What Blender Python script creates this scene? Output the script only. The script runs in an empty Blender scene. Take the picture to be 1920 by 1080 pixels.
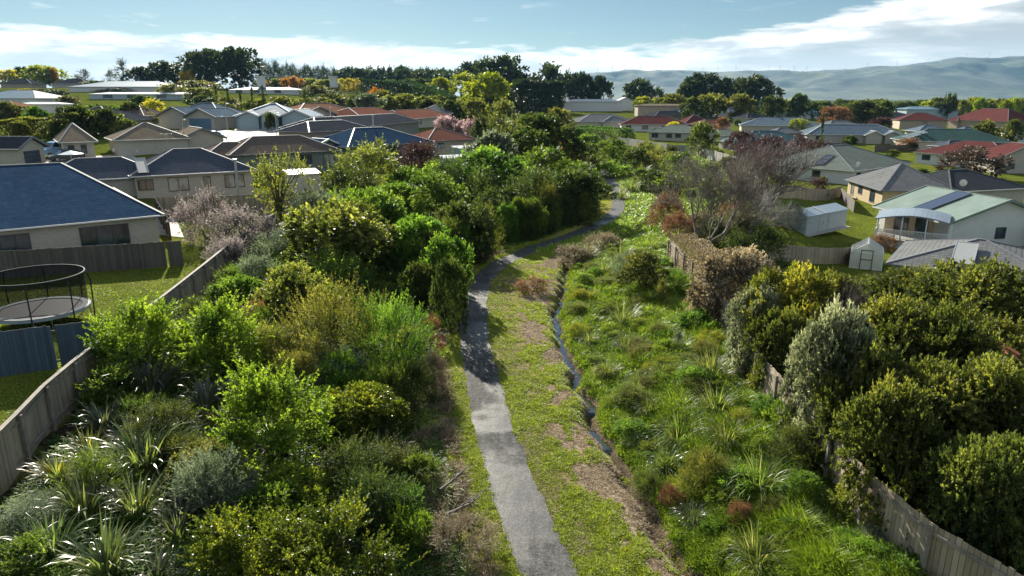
import bpy, bmesh, math, random
import numpy as np
from mathutils import Vector, Matrix

# ------------------------------------------------------------------ camera, world, sun, exposure
sc = bpy.context.scene
COL = sc.collection
PITCH = math.radians(15.5); FPX = 1280.0; CAMH = 12.0
cam_d = bpy.data.cameras.new("camera")
cam_d.sensor_width = 36; cam_d.lens = 36 * FPX / 1920; cam_d.clip_start = 0.3; cam_d.clip_end = 40000
cam = bpy.data.objects.new("camera", cam_d); COL.objects.link(cam)
cam.location = (0, 0, CAMH); cam.rotation_euler = (math.pi / 2 - PITCH, 0, 0)
sc.camera = cam

SUN_AZ = math.radians(-20)      # left of straight ahead (+Y)
SUN_EL = math.radians(26)
sd = Vector((math.sin(SUN_AZ) * math.cos(SUN_EL), math.cos(SUN_AZ) * math.cos(SUN_EL), math.sin(SUN_EL)))
sun_d = bpy.data.lights.new("sun", 'SUN'); sun_d.energy = 5.0; sun_d.angle = math.radians(0.5); sun_d.color = (1.0, 0.93, 0.80)
sun = bpy.data.objects.new("sun", sun_d); COL.objects.link(sun)
sun.rotation_euler = (-sd).to_track_quat('-Z', 'Y').to_euler(); sun.location = (0, 0, 200)

sc.view_settings.view_transform = 'Standard'; sc.view_settings.look = 'None'
sc.view_settings.exposure = 1.22; sc.view_settings.gamma = 1.0
sc.cycles.max_bounces = 7; sc.cycles.diffuse_bounces = 4; sc.cycles.glossy_bounces = 2
sc.cycles.transmission_bounces = 4; sc.cycles.transparent_max_bounces = 6; sc.cycles.volume_bounces = 0
sc.cycles.use_denoising = True

def nn(nt, t, **kw):
    n = nt.nodes.new(t)
    for k, v in kw.items():
        if k in n.inputs.keys() if isinstance(k, str) else False: n.inputs[k].default_value = v
        else: setattr(n, k, v)
    return n
def math_n(nt, op, a, b=None, c=None, clamp=False):
    n = nt.nodes.new('ShaderNodeMath'); n.operation = op; n.use_clamp = clamp
    for i, v in enumerate((a, b, c)):
        if v is None: continue
        if isinstance(v, (int, float)): n.inputs[i].default_value = v
        else: nt.links.new(v, n.inputs[i])
    return n.outputs[0]
def mix_c(nt, f, a, b, mode='MIX'):
    n = nt.nodes.new('ShaderNodeMix'); n.data_type = 'RGBA'; n.blend_type = mode
    for i, v in ((0, f), (6, a), (7, b)):
        if isinstance(v, (int, float)): n.inputs[i].default_value = v
        elif isinstance(v, tuple): n.inputs[i].default_value = v if len(v) == 4 else (*v, 1)
        else: nt.links.new(v, n.inputs[i])
    return n.outputs[2]
def ramp(nt, fac, stops, interp='LINEAR'):
    n = nt.nodes.new('ShaderNodeValToRGB'); n.color_ramp.interpolation = interp
    e = n.color_ramp.elements
    while len(e) < len(stops): e.new(0.5)
    for i, (p, c) in enumerate(stops):
        e[i].position = p; e[i].color = (*c, 1) if isinstance(c, tuple) else (c, c, c, 1)
    nt.links.new(fac, n.inputs[0]); return n.outputs[0]
def noise(nt, vec, scale, detail=4, rough=0.55, dist=0.0, dims='3D'):
    n = nt.nodes.new('ShaderNodeTexNoise'); n.noise_dimensions = dims
    n.inputs['Scale'].default_value = scale; n.inputs['Detail'].default_value = detail
    n.inputs['Roughness'].default_value = rough; n.inputs['Distortion'].default_value = dist
    if vec is not None: nt.links.new(vec, n.inputs['Vector'])
    return n.outputs[0]

# the sky: Nishita with a bank of low cloud, all by direction
world = bpy.data.worlds.new("World"); sc.world = world; world.use_nodes = True
wt = world.node_tree; wt.nodes.clear()
out = nn(wt, 'ShaderNodeOutputWorld'); bg = nn(wt, 'ShaderNodeBackground'); bg.inputs[1].default_value = 0.06
wt.links.new(bg.outputs[0], out.inputs[0])
sky = nn(wt, 'ShaderNodeTexSky'); sky.sky_type = 'NISHITA'; sky.sun_disc = False
sky.sun_elevation = SUN_EL; sky.sun_rotation = SUN_AZ; sky.air_density = 1.0; sky.dust_density = 0.15; sky.ozone_density = 1.6
tc = nn(wt, 'ShaderNodeTexCoord'); sep = nn(wt, 'ShaderNodeSeparateXYZ'); wt.links.new(tc.outputs['Generated'], sep.inputs[0])
SX, SY, SZ = sep.outputs
el = math_n(wt, 'MULTIPLY', math_n(wt, 'ARCSINE', SZ), 57.2958)
az = math_n(wt, 'MULTIPLY', math_n(wt, 'ARCTAN2', SX, SY), 57.2958)          # degrees, right positive
cmb = nn(wt, 'ShaderNodeCombineXYZ'); wt.links.new(math_n(wt, 'MULTIPLY', az, 0.09), cmb.inputs[0]); wt.links.new(math_n(wt, 'MULTIPLY', el, 0.52), cmb.inputs[1])
n1 = noise(wt, cmb.outputs[0], 2.2, 8, 0.58, 0.35)
n2 = noise(wt, cmb.outputs[0], 1.1, 6, 0.6, 0.2)
azn = math_n(wt, 'MULTIPLY_ADD', az, 1 / 90.0, 0.5, clamp=True)
top = ramp(wt, azn, [(0.09, 0.47), (0.34, 0.46), (0.5, 0.40), (0.62, 0.40), (0.71, 0.52), (0.81, 0.68), (0.92, 0.78), (1.0, 0.80)])
topd = math_n(wt, 'MULTIPLY', top, 10.0)
edge = math_n(wt, 'SUBTRACT', math_n(wt, 'ADD', topd, math_n(wt, 'MULTIPLY', math_n(wt, 'SUBTRACT', n1, 0.5), 3.6)), el)
mask = math_n(wt, 'MULTIPLY', edge, 1.6, clamp=True)
wisp = math_n(wt, 'MULTIPLY', math_n(wt, 'SUBTRACT', n1, 0.60), 4.0, clamp=True)
wisp = math_n(wt, 'MULTIPLY', wisp, 0.55)
mask = math_n(wt, 'MAXIMUM', mask, wisp)
# cloud tone: bright crowns, grey bellies
dep = math_n(wt, 'MULTIPLY', edge, 0.28, clamp=True)
tone_n = math_n(wt, 'ADD', math_n(wt, 'MULTIPLY', dep, 0.75), math_n(wt, 'MULTIPLY', math_n(wt, 'SUBTRACT', n2, 0.47), 3.0))
cloud = ramp(wt, tone_n, [(0.0, (9.2, 9.0, 8.7)), (0.30, (8.3, 8.2, 8.0)), (0.52, (5.4, 5.6, 5.6)), (0.9, (3.9, 4.2, 4.3))])
low = math_n(wt, 'SUBTRACT', 1.0, math_n(wt, 'MULTIPLY', math_n(wt, 'ABSOLUTE', math_n(wt, 'SUBTRACT', el, 1.6)), 0.45), clamp=True)
low = math_n(wt, 'MULTIPLY', low, 0.42)
cloud = mix_c(wt, low, cloud, (8.8, 8.7, 8.4))
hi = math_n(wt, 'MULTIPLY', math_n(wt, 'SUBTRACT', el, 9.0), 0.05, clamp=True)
blue = mix_c(wt, 1.0, sky.outputs[0], mix_c(wt, hi, (0.365, 0.425, 0.45), (0.65, 0.82, 0.95)), 'MULTIPLY')  # sky above the view is brightened to add ambient fill
n3 = noise(wt, tc.outputs['Generated'], 2.6, 6, 0.6, 0.4)                # unseen broken cloud, added overhead and behind the camera to lift ambient light
fill_cloud = math_n(wt, 'MULTIPLY', math_n(wt, 'MULTIPLY', math_n(wt, 'SUBTRACT', n3, 0.40), 5.0, clamp=True), hi)
blue = mix_c(wt, fill_cloud, blue, (4.9, 5.2, 5.5))
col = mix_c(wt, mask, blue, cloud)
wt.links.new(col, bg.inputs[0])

# ------------------------------------------------------------------ terrain
def smooth(a, b, x):
    t = np.clip((np.asarray(x, float) - a) / (b - a), 0, 1); return t * t * (3 - 2 * t)
def vnoise(x, y, seed=0):
    x = np.asarray(x, float); y = np.asarray(y, float)
    xi = np.floor(x).astype(np.int64); yi = np.floor(y).astype(np.int64); fx = x - xi; fy = y - yi
    def h(a, b):
        v = (a * 374761393 + b * 668265263 + seed * 982451653) & 0x7fffffff
        v = ((v ^ (v >> 13)) * 1274126177) & 0x7fffffff
        return ((v ^ (v >> 16)) & 0xffff) / 65535.0
    fx = fx * fx * (3 - 2 * fx); fy = fy * fy * (3 - 2 * fy)
    return (h(xi, yi) * (1 - fx) + h(xi + 1, yi) * fx) * (1 - fy) + (h(xi, yi + 1) * (1 - fx) + h(xi + 1, yi + 1) * fx) * fy
def fbm(x, y, oct=4, seed=0):
    s = 0; a = 0.5
    for o in range(oct):
        s = s + a * vnoise(x * 2 ** o, y * 2 ** o, seed + o); a *= 0.5
    return s
def curve(tab): 
    xs = np.array([t[1] for t in tab], float); vs = np.array([t[0] for t in tab], float)
    return lambda y: np.interp(y, xs, vs)
path_x = curve([(4.4, 5), (2.9, 10), (1.15, 16.8), (0.55, 19), (-0.1, 22.3), (-0.65, 25.2), (-1.3, 30), (-2.15, 36.6), (-2.55, 44.5), (-2.4, 50), (-1.1, 55.4), (1.8, 61.5), (6.2, 67.8), (10.5, 76), (13, 83.6), (15, 95.4), (16.4, 110.9), (17.4, 132), (15, 150), (9, 180)])
stream_x = curve([(7, 5), (5.7, 14), (5.1, 18.2), (4.4, 21.4), (3.95, 24.8), (3.75, 26.4), (3.2, 29.8), (3.15, 33.8), (3.0, 37.1), (2.95, 40), (3.0, 42), (3.6, 46.2), (3.7, 48.5), (4.1, 51.3), (5.2, 56.6), (7.2, 60.7), (11, 66), (15, 76), (18, 86), (21, 97), (23.5, 112), (25, 132), (22, 165)])
right_x = curve([(12.5, 5), (11.5, 13), (10.6, 15), (10.2, 17.5), (10.3, 20), (10.4, 27), (11.4, 34.5), (12, 44), (12, 51.5), (15, 60), (24, 75), (32, 94), (37, 120), (42, 153), (30, 190)])
left_x = curve([(-15.2, 5), (-15.6, 13), (-16.1, 19.3), (-17.1, 22.4), (-17.9, 27), (-18.4, 33), (-19, 37.5), (-20.6, 49), (-21.6, 57), (-22.3, 73), (-17, 90), (-10, 115), (-7, 170), (-2, 210)])
_sx = stream_x
def stream_x(y):
    y = np.asarray(y, float); return _sx(y) + 0.5 * (vnoise(y * 0.55, y * 0 + 2, 77) - 0.5) + 0.3 * (vnoise(y * 1.6, y * 0 + 2, 78) - 0.5)
def zg(x, y):
    x = np.asarray(x, float); y = np.asarray(y, float)
    xl, xp, xs, xr = left_x(y), path_x(y), stream_x(y), right_x(y)
    xs2 = np.maximum(xs + 0.5, xp + 1.2)
    g = 1 - smooth(165, 205, y)
    lft = smooth(0, 1, (x - xl - 0.6) / np.maximum(xp - 2.2 - xl, 1))
    rgt = smooth(0, 1, (xr - 0.4 - x) / np.maximum(xr - xs2, 1)) 
    d = -1.3 * np.minimum(lft, rgt) * g
    inside = (x > xl) & (x < xr)
    bump = 0.16 * (fbm(x * 0.8, y * 0.8, 4, 5) - 0.47) * smooth(1.0, 1.8, abs(x - xp)) * inside * g
    hump = 0.75 * (fbm(x * 0.75 + 9, y * 0.75, 3, 15) - 0.45) * smooth(0.4, 2.5, x - xs) * inside * g
    notch = -0.58 * np.exp(-((x - xs) / 0.40) ** 2) * g * smooth(12, 16, y) * (1 - smooth(120, 150, y))
    rise = 6 * smooth(30, 150, y) * smooth(0, 1, (left_x(y) - 1 - x) / 32) + 3.5 * smooth(150, 450, y) * smooth(-40, -170, x)
    drop = -3.0 * smooth(0, 15, x - xr - 0.6) * (1 - smooth(140, 260, y)) * smooth(18, 34, y)
    far = drop + 5.5 * smooth(230, 390, y) * (1 - smooth(60, 170, x)) + 3.0 * smooth(180, 330, y) * (1 - smooth(-110, -30, x))
    return d + bump + hump + notch + rise + far
CP, SP = math.cos(PITCH), math.sin(PITCH)
def ray(px, py):
    u = (px - 960) / FPX; v = (py - 540) / FPX
    return np.array([u, CP - v * SP, -SP - v * CP])
def P(px, py, h=0.0):
    """the point where the view line through a photo pixel meets the ground raised by h"""
    d = ray(px, py); d = d / d[1]
    Y = np.geomspace(6, 6000, 3000)
    f = CAMH + d[2] * Y - zg(d[0] * Y, Y) - h
    i = np.argmax(f < 0)
    if f[i] >= 0: i = len(Y) - 1
    a, b = Y[max(i - 1, 0)], Y[i]
    for _ in range(30):
        m = (a + b) / 2
        if CAMH + d[2] * m - zg(d[0] * m, m) - h < 0: b = m
        else: a = m
    return np.array([d[0] * b, b, CAMH + d[2] * b])
def at_depth(px, py, Y):
    d = ray(px, py); d = d / d[1]; return np.array([d[0] * Y, Y, CAMH + d[2] * Y])
def G(x, y): return float(zg(x, y))

# ------------------------------------------------------------------ object helpers
def tag(o, label=None, cat=None, group=None, kind=None):
    if label: o["label"] = label
    if cat: o["category"] = cat
    if group: o["group"] = group
    if kind: o["kind"] = kind
    return o
def empty(name, loc, rz=0.0, label=None, cat=None, group=None):
    o = bpy.data.objects.new(name, None); COL.objects.link(o); o.location = loc; o.rotation_euler = (0, 0, rz)
    o.empty_display_size = 0.3
    return tag(o, label, cat, group)
class MB:
    def __init__(s): s.v = []; s.f = []; s.uv = []; s.m = []
    def poly(s, pts, uv=None, mi=0):
        n = len(s.v); s.v += [tuple(map(float, p)) for p in pts]; s.f.append(tuple(range(n, n + len(pts))))
        s.uv.append(uv or [(p[0] + p[1], p[2]) for p in pts]); s.m.append(mi)
    def box(s, x0, y0, z0, x1, y1, z1, mi=0):
        a = [(x0, y0, z0), (x1, y0, z0), (x1, y1, z0), (x0, y1, z0), (x0, y0, z1), (x1, y0, z1), (x1, y1, z1), (x0, y1, z1)]
        for q in ((0, 3, 2, 1), (4, 5, 6, 7), (0, 1, 5, 4), (1, 2, 6, 5), (2, 3, 7, 6), (3, 0, 4, 7)): s.poly([a[i] for i in q], mi=mi)
    def bar(s, a, b, w, h=None, up=(0, 0, 1), mi=0):
        a = Vector(a); b = Vector(b); d = (b - a).normalized(); up = Vector(up)
        if abs(d.dot(up)) > 0.98: up = Vector((1, 0, 0))
        sx = d.cross(up).normalized() * (w / 2); sy = sx.cross(d).normalized() * ((h or w) / 2)
        A = [a - sx - sy, a + sx - sy, a + sx + sy, a - sx + sy]; B = [p + (b - a) for p in A]
        s.poly(A[::-1], mi=mi); s.poly(B, mi=mi)
        for i in range(4): j = (i + 1) % 4; s.poly([A[i], A[j], B[j], B[i]], mi=mi)
    def tube(s, pts, rad, n=6, mi=0, cap=True):
        pts = [Vector(p) for p in pts]
        if not hasattr(rad, '__len__'): rad = [rad] * len(pts)
        rings = []
        for i, p in enumerate(pts):
            d = (pts[min(i + 1, len(pts) - 1)] - pts[max(i - 1, 0)]).normalized()
            a = Vector((0, 0, 1)) if abs(d.z) < 0.9 else Vector((1, 0, 0))
            x = d.cross(a).normalized(); y = d.cross(x)
            rings.append([p + (x * math.cos(2 * math.pi * k / n) + y * math.sin(2 * math.pi * k / n)) * rad[i] for k in range(n)])
        for i in range(len(rings) - 1):
            for k in range(n):
                j = (k + 1) % n; s.poly([rings[i][k], rings[i][j], rings[i + 1][j], rings[i + 1][k]], mi=mi)
        if cap: s.poly(rings[0][::-1], mi=mi); s.poly(rings[-1], mi=mi)
    def build(s, name, mats, parent=None, smooth=False):
        me = bpy.data.meshes.new(name); me.from_pydata(s.v, [], s.f)
        uvl = me.uv_layers.new(name="UVMap"); flat = [c for f in s.uv for p in f for c in p]
        uvl.data.foreach_set("uv", flat)
        if not isinstance(mats, (list, tuple)): mats = [mats]
        for m in mats: me.materials.append(m)
        if any(s.m): me.polygons.foreach_set("material_index", s.m)
        if smooth: me.polygons.foreach_set("use_smooth", [True] * len(s.f))
        me.update()
        o = bpy.data.objects.new(name, me); COL.objects.link(o)
        if parent: o.parent = parent
        return o
def np_mesh(name, V, F, mats, attrs=None, mi=None, smooth=False):
    """V (n,3), F (m,k) uniform polygons; attrs: name -> per-vertex floats"""
    me = bpy.data.meshes.new(name); m, k = F.shape
    me.vertices.add(len(V)); me.vertices.foreach_set("co", np.ascontiguousarray(V, np.float32).ravel())
    me.loops.add(m * k); me.loops.foreach_set("vertex_index", np.ascontiguousarray(F, np.int32).ravel())
    me.polygons.add(m); me.polygons.foreach_set("loop_start", np.arange(0, m * k, k, dtype=np.int32))
    for a, val in (attrs or {}).items():
        at = me.attributes.new(a, 'FLOAT', 'POINT'); at.data.foreach_set("value", np.ascontiguousarray(val, np.float32))
    if not isinstance(mats, (list, tuple)): mats = [mats]
    for q in mats: me.materials.append(q)
    if mi is not None: me.polygons.foreach_set("material_index", np.ascontiguousarray(mi, np.int32))
    if smooth: me.polygons.foreach_set("use_smooth", np.ones(m, bool))
    me.update(calc_edges=True); me.validate()
    return me
def link_mesh(name, me, parent=None, loc=None):
    o = bpy.data.objects.new(name, me); COL.objects.link(o)
    if parent: o.parent = parent
    if loc is not None: o.location = loc
    return o
def kids(o): return list(o.children)
def copy_tree(o, parent=None):
    c = o.copy(); COL.objects.link(c)
    if parent: c.parent = parent
    for ch in kids(o): copy_tree(ch, c)
    return c

# ------------------------------------------------------------------ materials
def newmat(name):
    m = bpy.data.materials.new(name); m.use_nodes = True; nt = m.node_tree
    return m, nt, nt.nodes['Principled BSDF'], nt.nodes['Material Output']
def plain(name, c, rough=0.6, metal=0.0, spec=0.5, var=0.12, scale=3.0, bump=0.0, bscale=40):
    m, nt, b, o = newmat(name)
    co = nn(nt, 'ShaderNodeTexCoord').outputs['Object']
    f = noise(nt, co, scale, 5, 0.6)
    col = mix_c(nt, ramp(nt, f, [(0.3, 0.0), (0.7, 1.0)]), tuple(x * (1 - var) for x in c), tuple(min(1, x * (1 + var)) for x in c))
    nt.links.new(col, b.inputs['Base Color'])
    b.inputs['Roughness'].default_value = rough; b.inputs['Metallic'].default_value = metal; b.inputs['Specular IOR Level'].default_value = spec
    if bump:
        bn = nn(nt, 'ShaderNodeBump'); bn.inputs['Strength'].default_value = bump; bn.inputs['Distance'].default_value = 0.02
        nt.links.new(noise(nt, co, bscale, 4, 0.6), bn.inputs['Height']); nt.links.new(bn.outputs[0], b.inputs['Normal'])
    return m
def roof_mat(name, c, kind='tile', rough=0.62, var=0.25):
    m, nt, b, o = newmat(name)
    uv = nn(nt, 'ShaderNodeUVMap').outputs[0]; s = nn(nt, 'ShaderNodeSeparateXYZ'); nt.links.new(uv, s.inputs[0])
    u, v = s.outputs[0], s.outputs[1]
    big = noise(nt, uv, 0.35, 5, 0.6); fine = noise(nt, uv, 9.0, 3, 0.6)
    if kind == 'tile':
        saw = math_n(nt, 'FRACT', math_n(nt, 'DIVIDE', v, 0.40))            # one course
        cu = math_n(nt, 'SINE', math_n(nt, 'MULTIPLY', u, 2 * math.pi / 0.32))
        h = math_n(nt, 'ADD', math_n(nt, 'MULTIPLY', math_n(nt, 'SUBTRACT', 1.0, saw), 0.8), math_n(nt, 'MULTIPLY', cu, 0.07))
        line = math_n(nt, 'GREATER_THAN', saw, 0.86)
        tile_id = nn(nt, 'ShaderNodeTexWhiteNoise'); tile_id.noise_dimensions = '2D'
        cm = nn(nt, 'ShaderNodeCombineXYZ'); nt.links.new(math_n(nt, 'FLOOR', math_n(nt, 'DIVIDE', u, 0.32)), cm.inputs[0]); nt.links.new(math_n(nt, 'FLOOR', math_n(nt, 'DIVIDE', v, 0.40)), cm.inputs[1])
        nt.links.new(cm.outputs[0], tile_id.inputs[0]); tid = tile_id.outputs[0]; dist = 0.05
    else:
        saw = math_n(nt, 'PINGPONG', u, 0.20)
        h = math_n(nt, 'GREATER_THAN', saw, 0.155); line = math_n(nt, 'GREATER_THAN', math_n(nt, 'PINGPONG', u, 1.4), 1.385); tid = big; dist = 0.03
    f = math_n(nt, 'ADD', math_n(nt, 'MULTIPLY', big, 0.6), math_n(nt, 'ADD', math_n(nt, 'MULTIPLY', tid, 0.22), math_n(nt, 'MULTIPLY', fine, 0.2)))
    col = ramp(nt, f, [(0.25, tuple(x * (1 - var) for x in c)), (0.75, tuple(x * (1 + var) for x in c))])
    stain = ramp(nt, noise(nt, uv, 1.1, 6, 0.7), [(0.52, 0.0), (0.75, 0.45)])
    col = mix_c(nt, stain, col, tuple(0.5 * x + 0.05 for x in c))
    col = mix_c(nt, math_n(nt, 'MULTIPLY', line, 0.8), col, tuple(x * 0.45 for x in c))
    nt.links.new(col, b.inputs['Base Color']); b.inputs['Roughness'].default_value = rough; b.inputs['Specular IOR Level'].default_value = 0.0 if kind == 'tile' else 0.04
    bn = nn(nt, 'ShaderNodeBump'); bn.inputs['Strength'].default_value = 0.6; bn.inputs['Distance'].default_value = dist
    nt.links.new(h, bn.inputs['Height']); nt.links.new(bn.outputs[0], b.inputs['Normal'])
    return m
def board_mat(name, c, pitch=0.15, vertical=True, dirt=0.5):
    m, nt, b, o = newmat(name)
    uv = nn(nt, 'ShaderNodeUVMap').outputs[0]; s = nn(nt, 'ShaderNodeSeparateXYZ'); nt.links.new(uv, s.inputs[0])
    u = s.outputs[0] if vertical else s.outputs[1]
    wn = nn(nt, 'ShaderNodeTexWhiteNoise'); wn.noise_dimensions = '1D'
    q = math_n(nt, 'DIVIDE', u, pitch); nt.links.new(math_n(nt, 'FLOOR', q), wn.inputs['W'])
    gap = math_n(nt, 'LESS_THAN', math_n(nt, 'FRACT', q), 0.07)
    mp = nn(nt, 'ShaderNodeMapping'); mp.inputs['Scale'].default_value = (6, 0.7, 1) if vertical else (0.7, 6, 1); nt.links.new(uv, mp.inputs[0])
    gr = noise(nt, mp.outputs[0], 3.0, 6, 0.65)
    f = math_n(nt, 'ADD', math_n(nt, 'MULTIPLY', wn.outputs[0], 0.45), math_n(nt, 'MULTIPLY', gr, 0.6))
    col = ramp(nt, f, [(0.2, tuple(x * 0.55 for x in c)), (0.8, tuple(min(1, x * 1.3) for x in c))])
    blot = ramp(nt, noise(nt, uv, 0.9, 5, 0.65), [(0.45, 0.0), (0.7, dirt)])
    col = mix_c(nt, blot, col, (c[0] * 0.55, c[1] * 0.62, c[2] * 0.42))
    col = mix_c(nt, gap, col, tuple(x * 0.18 for x in c))
    nt.links.new(col, b.inputs['Base Color']); b.inputs['Roughness'].default_value = 0.8
    bn = nn(nt, 'ShaderNodeBump'); bn.inputs['Strength'].default_value = 0.6; bn.inputs['Distance'].default_value = 0.02
    nt.links.new(math_n(nt, 'SUBTRACT', gr, math_n(nt, 'MULTIPLY', gap, 1.2)), bn.inputs['Height']); nt.links.new(bn.outputs[0], b.inputs['Normal'])
    return m
def brick_mat(name, c, mortar):
    m, nt, b, o = newmat(name)
    uv = nn(nt, 'ShaderNodeUVMap').outputs[0]
    br = nn(nt, 'ShaderNodeTexBrick'); nt.links.new(uv, br.inputs['Vector'])
    br.inputs['Color1'].default_value = (*tuple(x * 0.85 for x in c), 1); br.inputs['Color2'].default_value = (*tuple(x * 1.12 for x in c), 1); br.inputs['Mortar'].default_value = (*mortar, 1)
    br.inputs['Scale'].default_value = 1.0; br.inputs['Brick Width'].default_value = 0.24; br.inputs['Row Height'].default_value = 0.086; br.inputs['Mortar Size'].default_value = 0.012
    blot = ramp(nt, noise(nt, uv, 0.7, 5, 0.65), [(0.4, 0.0), (0.75, 0.35)])
    col = mix_c(nt, blot, br.outputs[0], tuple(x * 0.7 for x in c)); nt.links.new(col, b.inputs['Base Color']); b.inputs['Roughness'].default_value = 0.85
    return m
def leaf_mat(name, dark, mid, light, trans=0.35, rough=0.5, spec=0.22, hue=0.02, tcol=None):
    m, nt, b, o = newmat(name)
    at = nn(nt, 'ShaderNodeAttribute'); at.attribute_name = 'tint'
    oi = nn(nt, 'ShaderNodeObjectInfo')
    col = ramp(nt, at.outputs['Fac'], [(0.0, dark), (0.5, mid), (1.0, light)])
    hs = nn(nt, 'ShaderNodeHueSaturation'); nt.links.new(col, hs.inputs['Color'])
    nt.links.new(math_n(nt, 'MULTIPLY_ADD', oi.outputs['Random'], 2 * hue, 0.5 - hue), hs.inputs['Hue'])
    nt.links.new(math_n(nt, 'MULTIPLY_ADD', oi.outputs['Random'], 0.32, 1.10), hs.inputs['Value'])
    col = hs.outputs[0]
    nt.links.new(col, b.inputs['Base Color']); b.inputs['Roughness'].default_value = rough; b.inputs['Specular IOR Level'].default_value = spec
    tr = nn(nt, 'ShaderNodeBsdfTranslucent'); t2 = mix_c(nt, 1.0, col, tcol or (1.9, 1.9, 0.75), 'MULTIPLY'); nt.links.new(t2, tr.inputs[0])
    mx = nn(nt, 'ShaderNodeMixShader'); mx.inputs[0].default_value = trans
    nt.links.new(b.outputs[0], mx.inputs[1]); nt.links.new(tr.outputs[0], mx.inputs[2]); nt.links.new(mx.outputs[0], o.inputs[0])
    return m
def glass_mat(name, c=(0.02, 0.03, 0.04), rough=0.08):
    m, nt, b, o = newmat(name); co = nn(nt, 'ShaderNodeTexCoord').outputs['Object']
    col = mix_c(nt, ramp(nt, noise(nt, co, 0.8, 2), [(0.45, 0.0), (0.6, 1.0)]), c, tuple(x * 2.2 + 0.01 for x in c))
    nt.links.new(col, b.inputs['Base Color']); b.inputs['Roughness'].default_value = rough; b.inputs['Specular IOR Level'].default_value = 0.7
    return m

# ------------------------------------------------------------------ vegetation builders (unit size: radius 1, height H)
def unit(v): return v / np.maximum(np.linalg.norm(v, axis=-1, keepdims=True), 1e-9)
def profile(kind, h):
    if kind == 'dome': return np.where(h < 0.42, 0.80 + 0.20 * np.sin(h / 0.42 * math.pi / 2), np.sqrt(np.clip(1 - ((h - 0.42) / 0.60) ** 2, 0, 1)))
    if kind == 'ball': return np.sqrt(np.clip(1 - ((h - 0.5) / 0.52) ** 2, 0, 1))
    if kind == 'cone': return np.clip(1.0 - h, 0, 1) ** 0.8 * 0.95 + 0.06
    if kind == 'column': return np.clip(np.sin(np.clip(h * 0.9 + 0.08, 0, 1) * math.pi) ** 0.5, 0.05, 1)
    if kind == 'umbrella': return np.sqrt(np.clip(1 - ((h - 0.66) / 0.38) ** 2, 0, 1))
    if kind == 'block': return np.where(h < 0.9, 1.0, 0.85)
def foliage(seed, H=1.4, prof='dome', ncl=36, nsh=14, nlf=12, rc=0.34, leaf=0.07, wid=0.45, up=0.35, lump=0.5, fill=0.25, droop=0.0, base=0.0, spread=0.9, tipl=0.25, shell=False):
    rg = np.random.RandomState(seed)
    h = rg.rand(ncl) ** 0.8 * 0.93 + 0.03
    a = np.arange(ncl) * 2.39996 + rg.rand(ncl) * 0.9
    R = profile(prof, h) * (1 - lump / 2 + lump * vnoise(a * 1.3 + seed, h * 3.1 + seed, seed))
    inner = rg.rand(ncl) < fill
    rr = np.where(inner, rg.rand(ncl) * 0.55, 0.66 + 0.26 * rg.rand(ncl)) * R
    rcl = rc * (0.7 + 0.6 * rg.rand(ncl))
    rr = np.maximum(rr - rcl * 0.25, 0)
    C = np.stack([np.cos(a) * rr, np.sin(a) * rr, base + h * (H - base - rc * 0.5)], 1)
    cdir = unit(np.stack([np.cos(a) * (R + 0.05), np.sin(a) * (R + 0.05), (h - 0.35) * 1.5], 1))
    ct = rg.randn(ncl) * 0.20
    n = ncl * nsh; ci = np.repeat(np.arange(ncl), nsh)
    sdv = unit(cdir[ci] * 0.75 + unit(rg.randn(n, 3)) * spread + np.array([0, 0, up]))
    st = C[ci] + rg.randn(n, 3) * rcl[ci][:, None] * 0.30
    sl = rcl[ci] * (0.6 + 0.7 * rg.rand(n))
    if shell:
        sdv = unit(cdir[ci] * 0.55 + unit(rg.randn(n, 3)) + np.array([0, 0, up])); st = C[ci] + sdv * (rcl * (0.50 + 0.2 * 0))[ci][:, None] + rg.randn(n, 3) * 0.02; sl = rcl[ci] * (0.28 + 0.34 * rg.rand(n))
    m = n * nlf; si = np.repeat(np.arange(n), nlf); t = np.tile((np.arange(nlf) + 0.5) / nlf, n) * 0.85 + 0.15 + rg.rand(m) * 0.08
    D = sdv[si]; perp = unit(np.cross(D, unit(rg.randn(m, 3))))
    ld = unit(D * 0.75 + perp * (1.05 - 0.45 * t)[:, None] + np.array([0, 0, -droop]))
    p0 = st[si] + D * (sl[si] * t)[:, None]; p0[:, 2] -= droop * 0.25 * t ** 2 * sl[si]
    L = leaf * (0.65 + 0.7 * rg.rand(m)); sd_ = unit(np.cross(ld, unit(rg.randn(m, 3) * 0.8 + np.array([0, 0, 0.6]))))
    W = L * wid * 0.5
    mid = p0 + ld * (L * 0.45)[:, None]
    V = np.stack([p0, mid + sd_ * W[:, None], p0 + ld * L[:, None], mid - sd_ * W[:, None]], 1).reshape(-1, 3)
    V[:, 2] = np.maximum(V[:, 2], 0.005)
    F = np.arange(m * 4).reshape(m, 4)
    tint = np.clip(0.42 + ct[ci][si] + tipl * (t - 0.6) + rg.randn(m) * 0.19, 0, 1)
    return V, F, np.repeat(tint, 4), C
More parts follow.
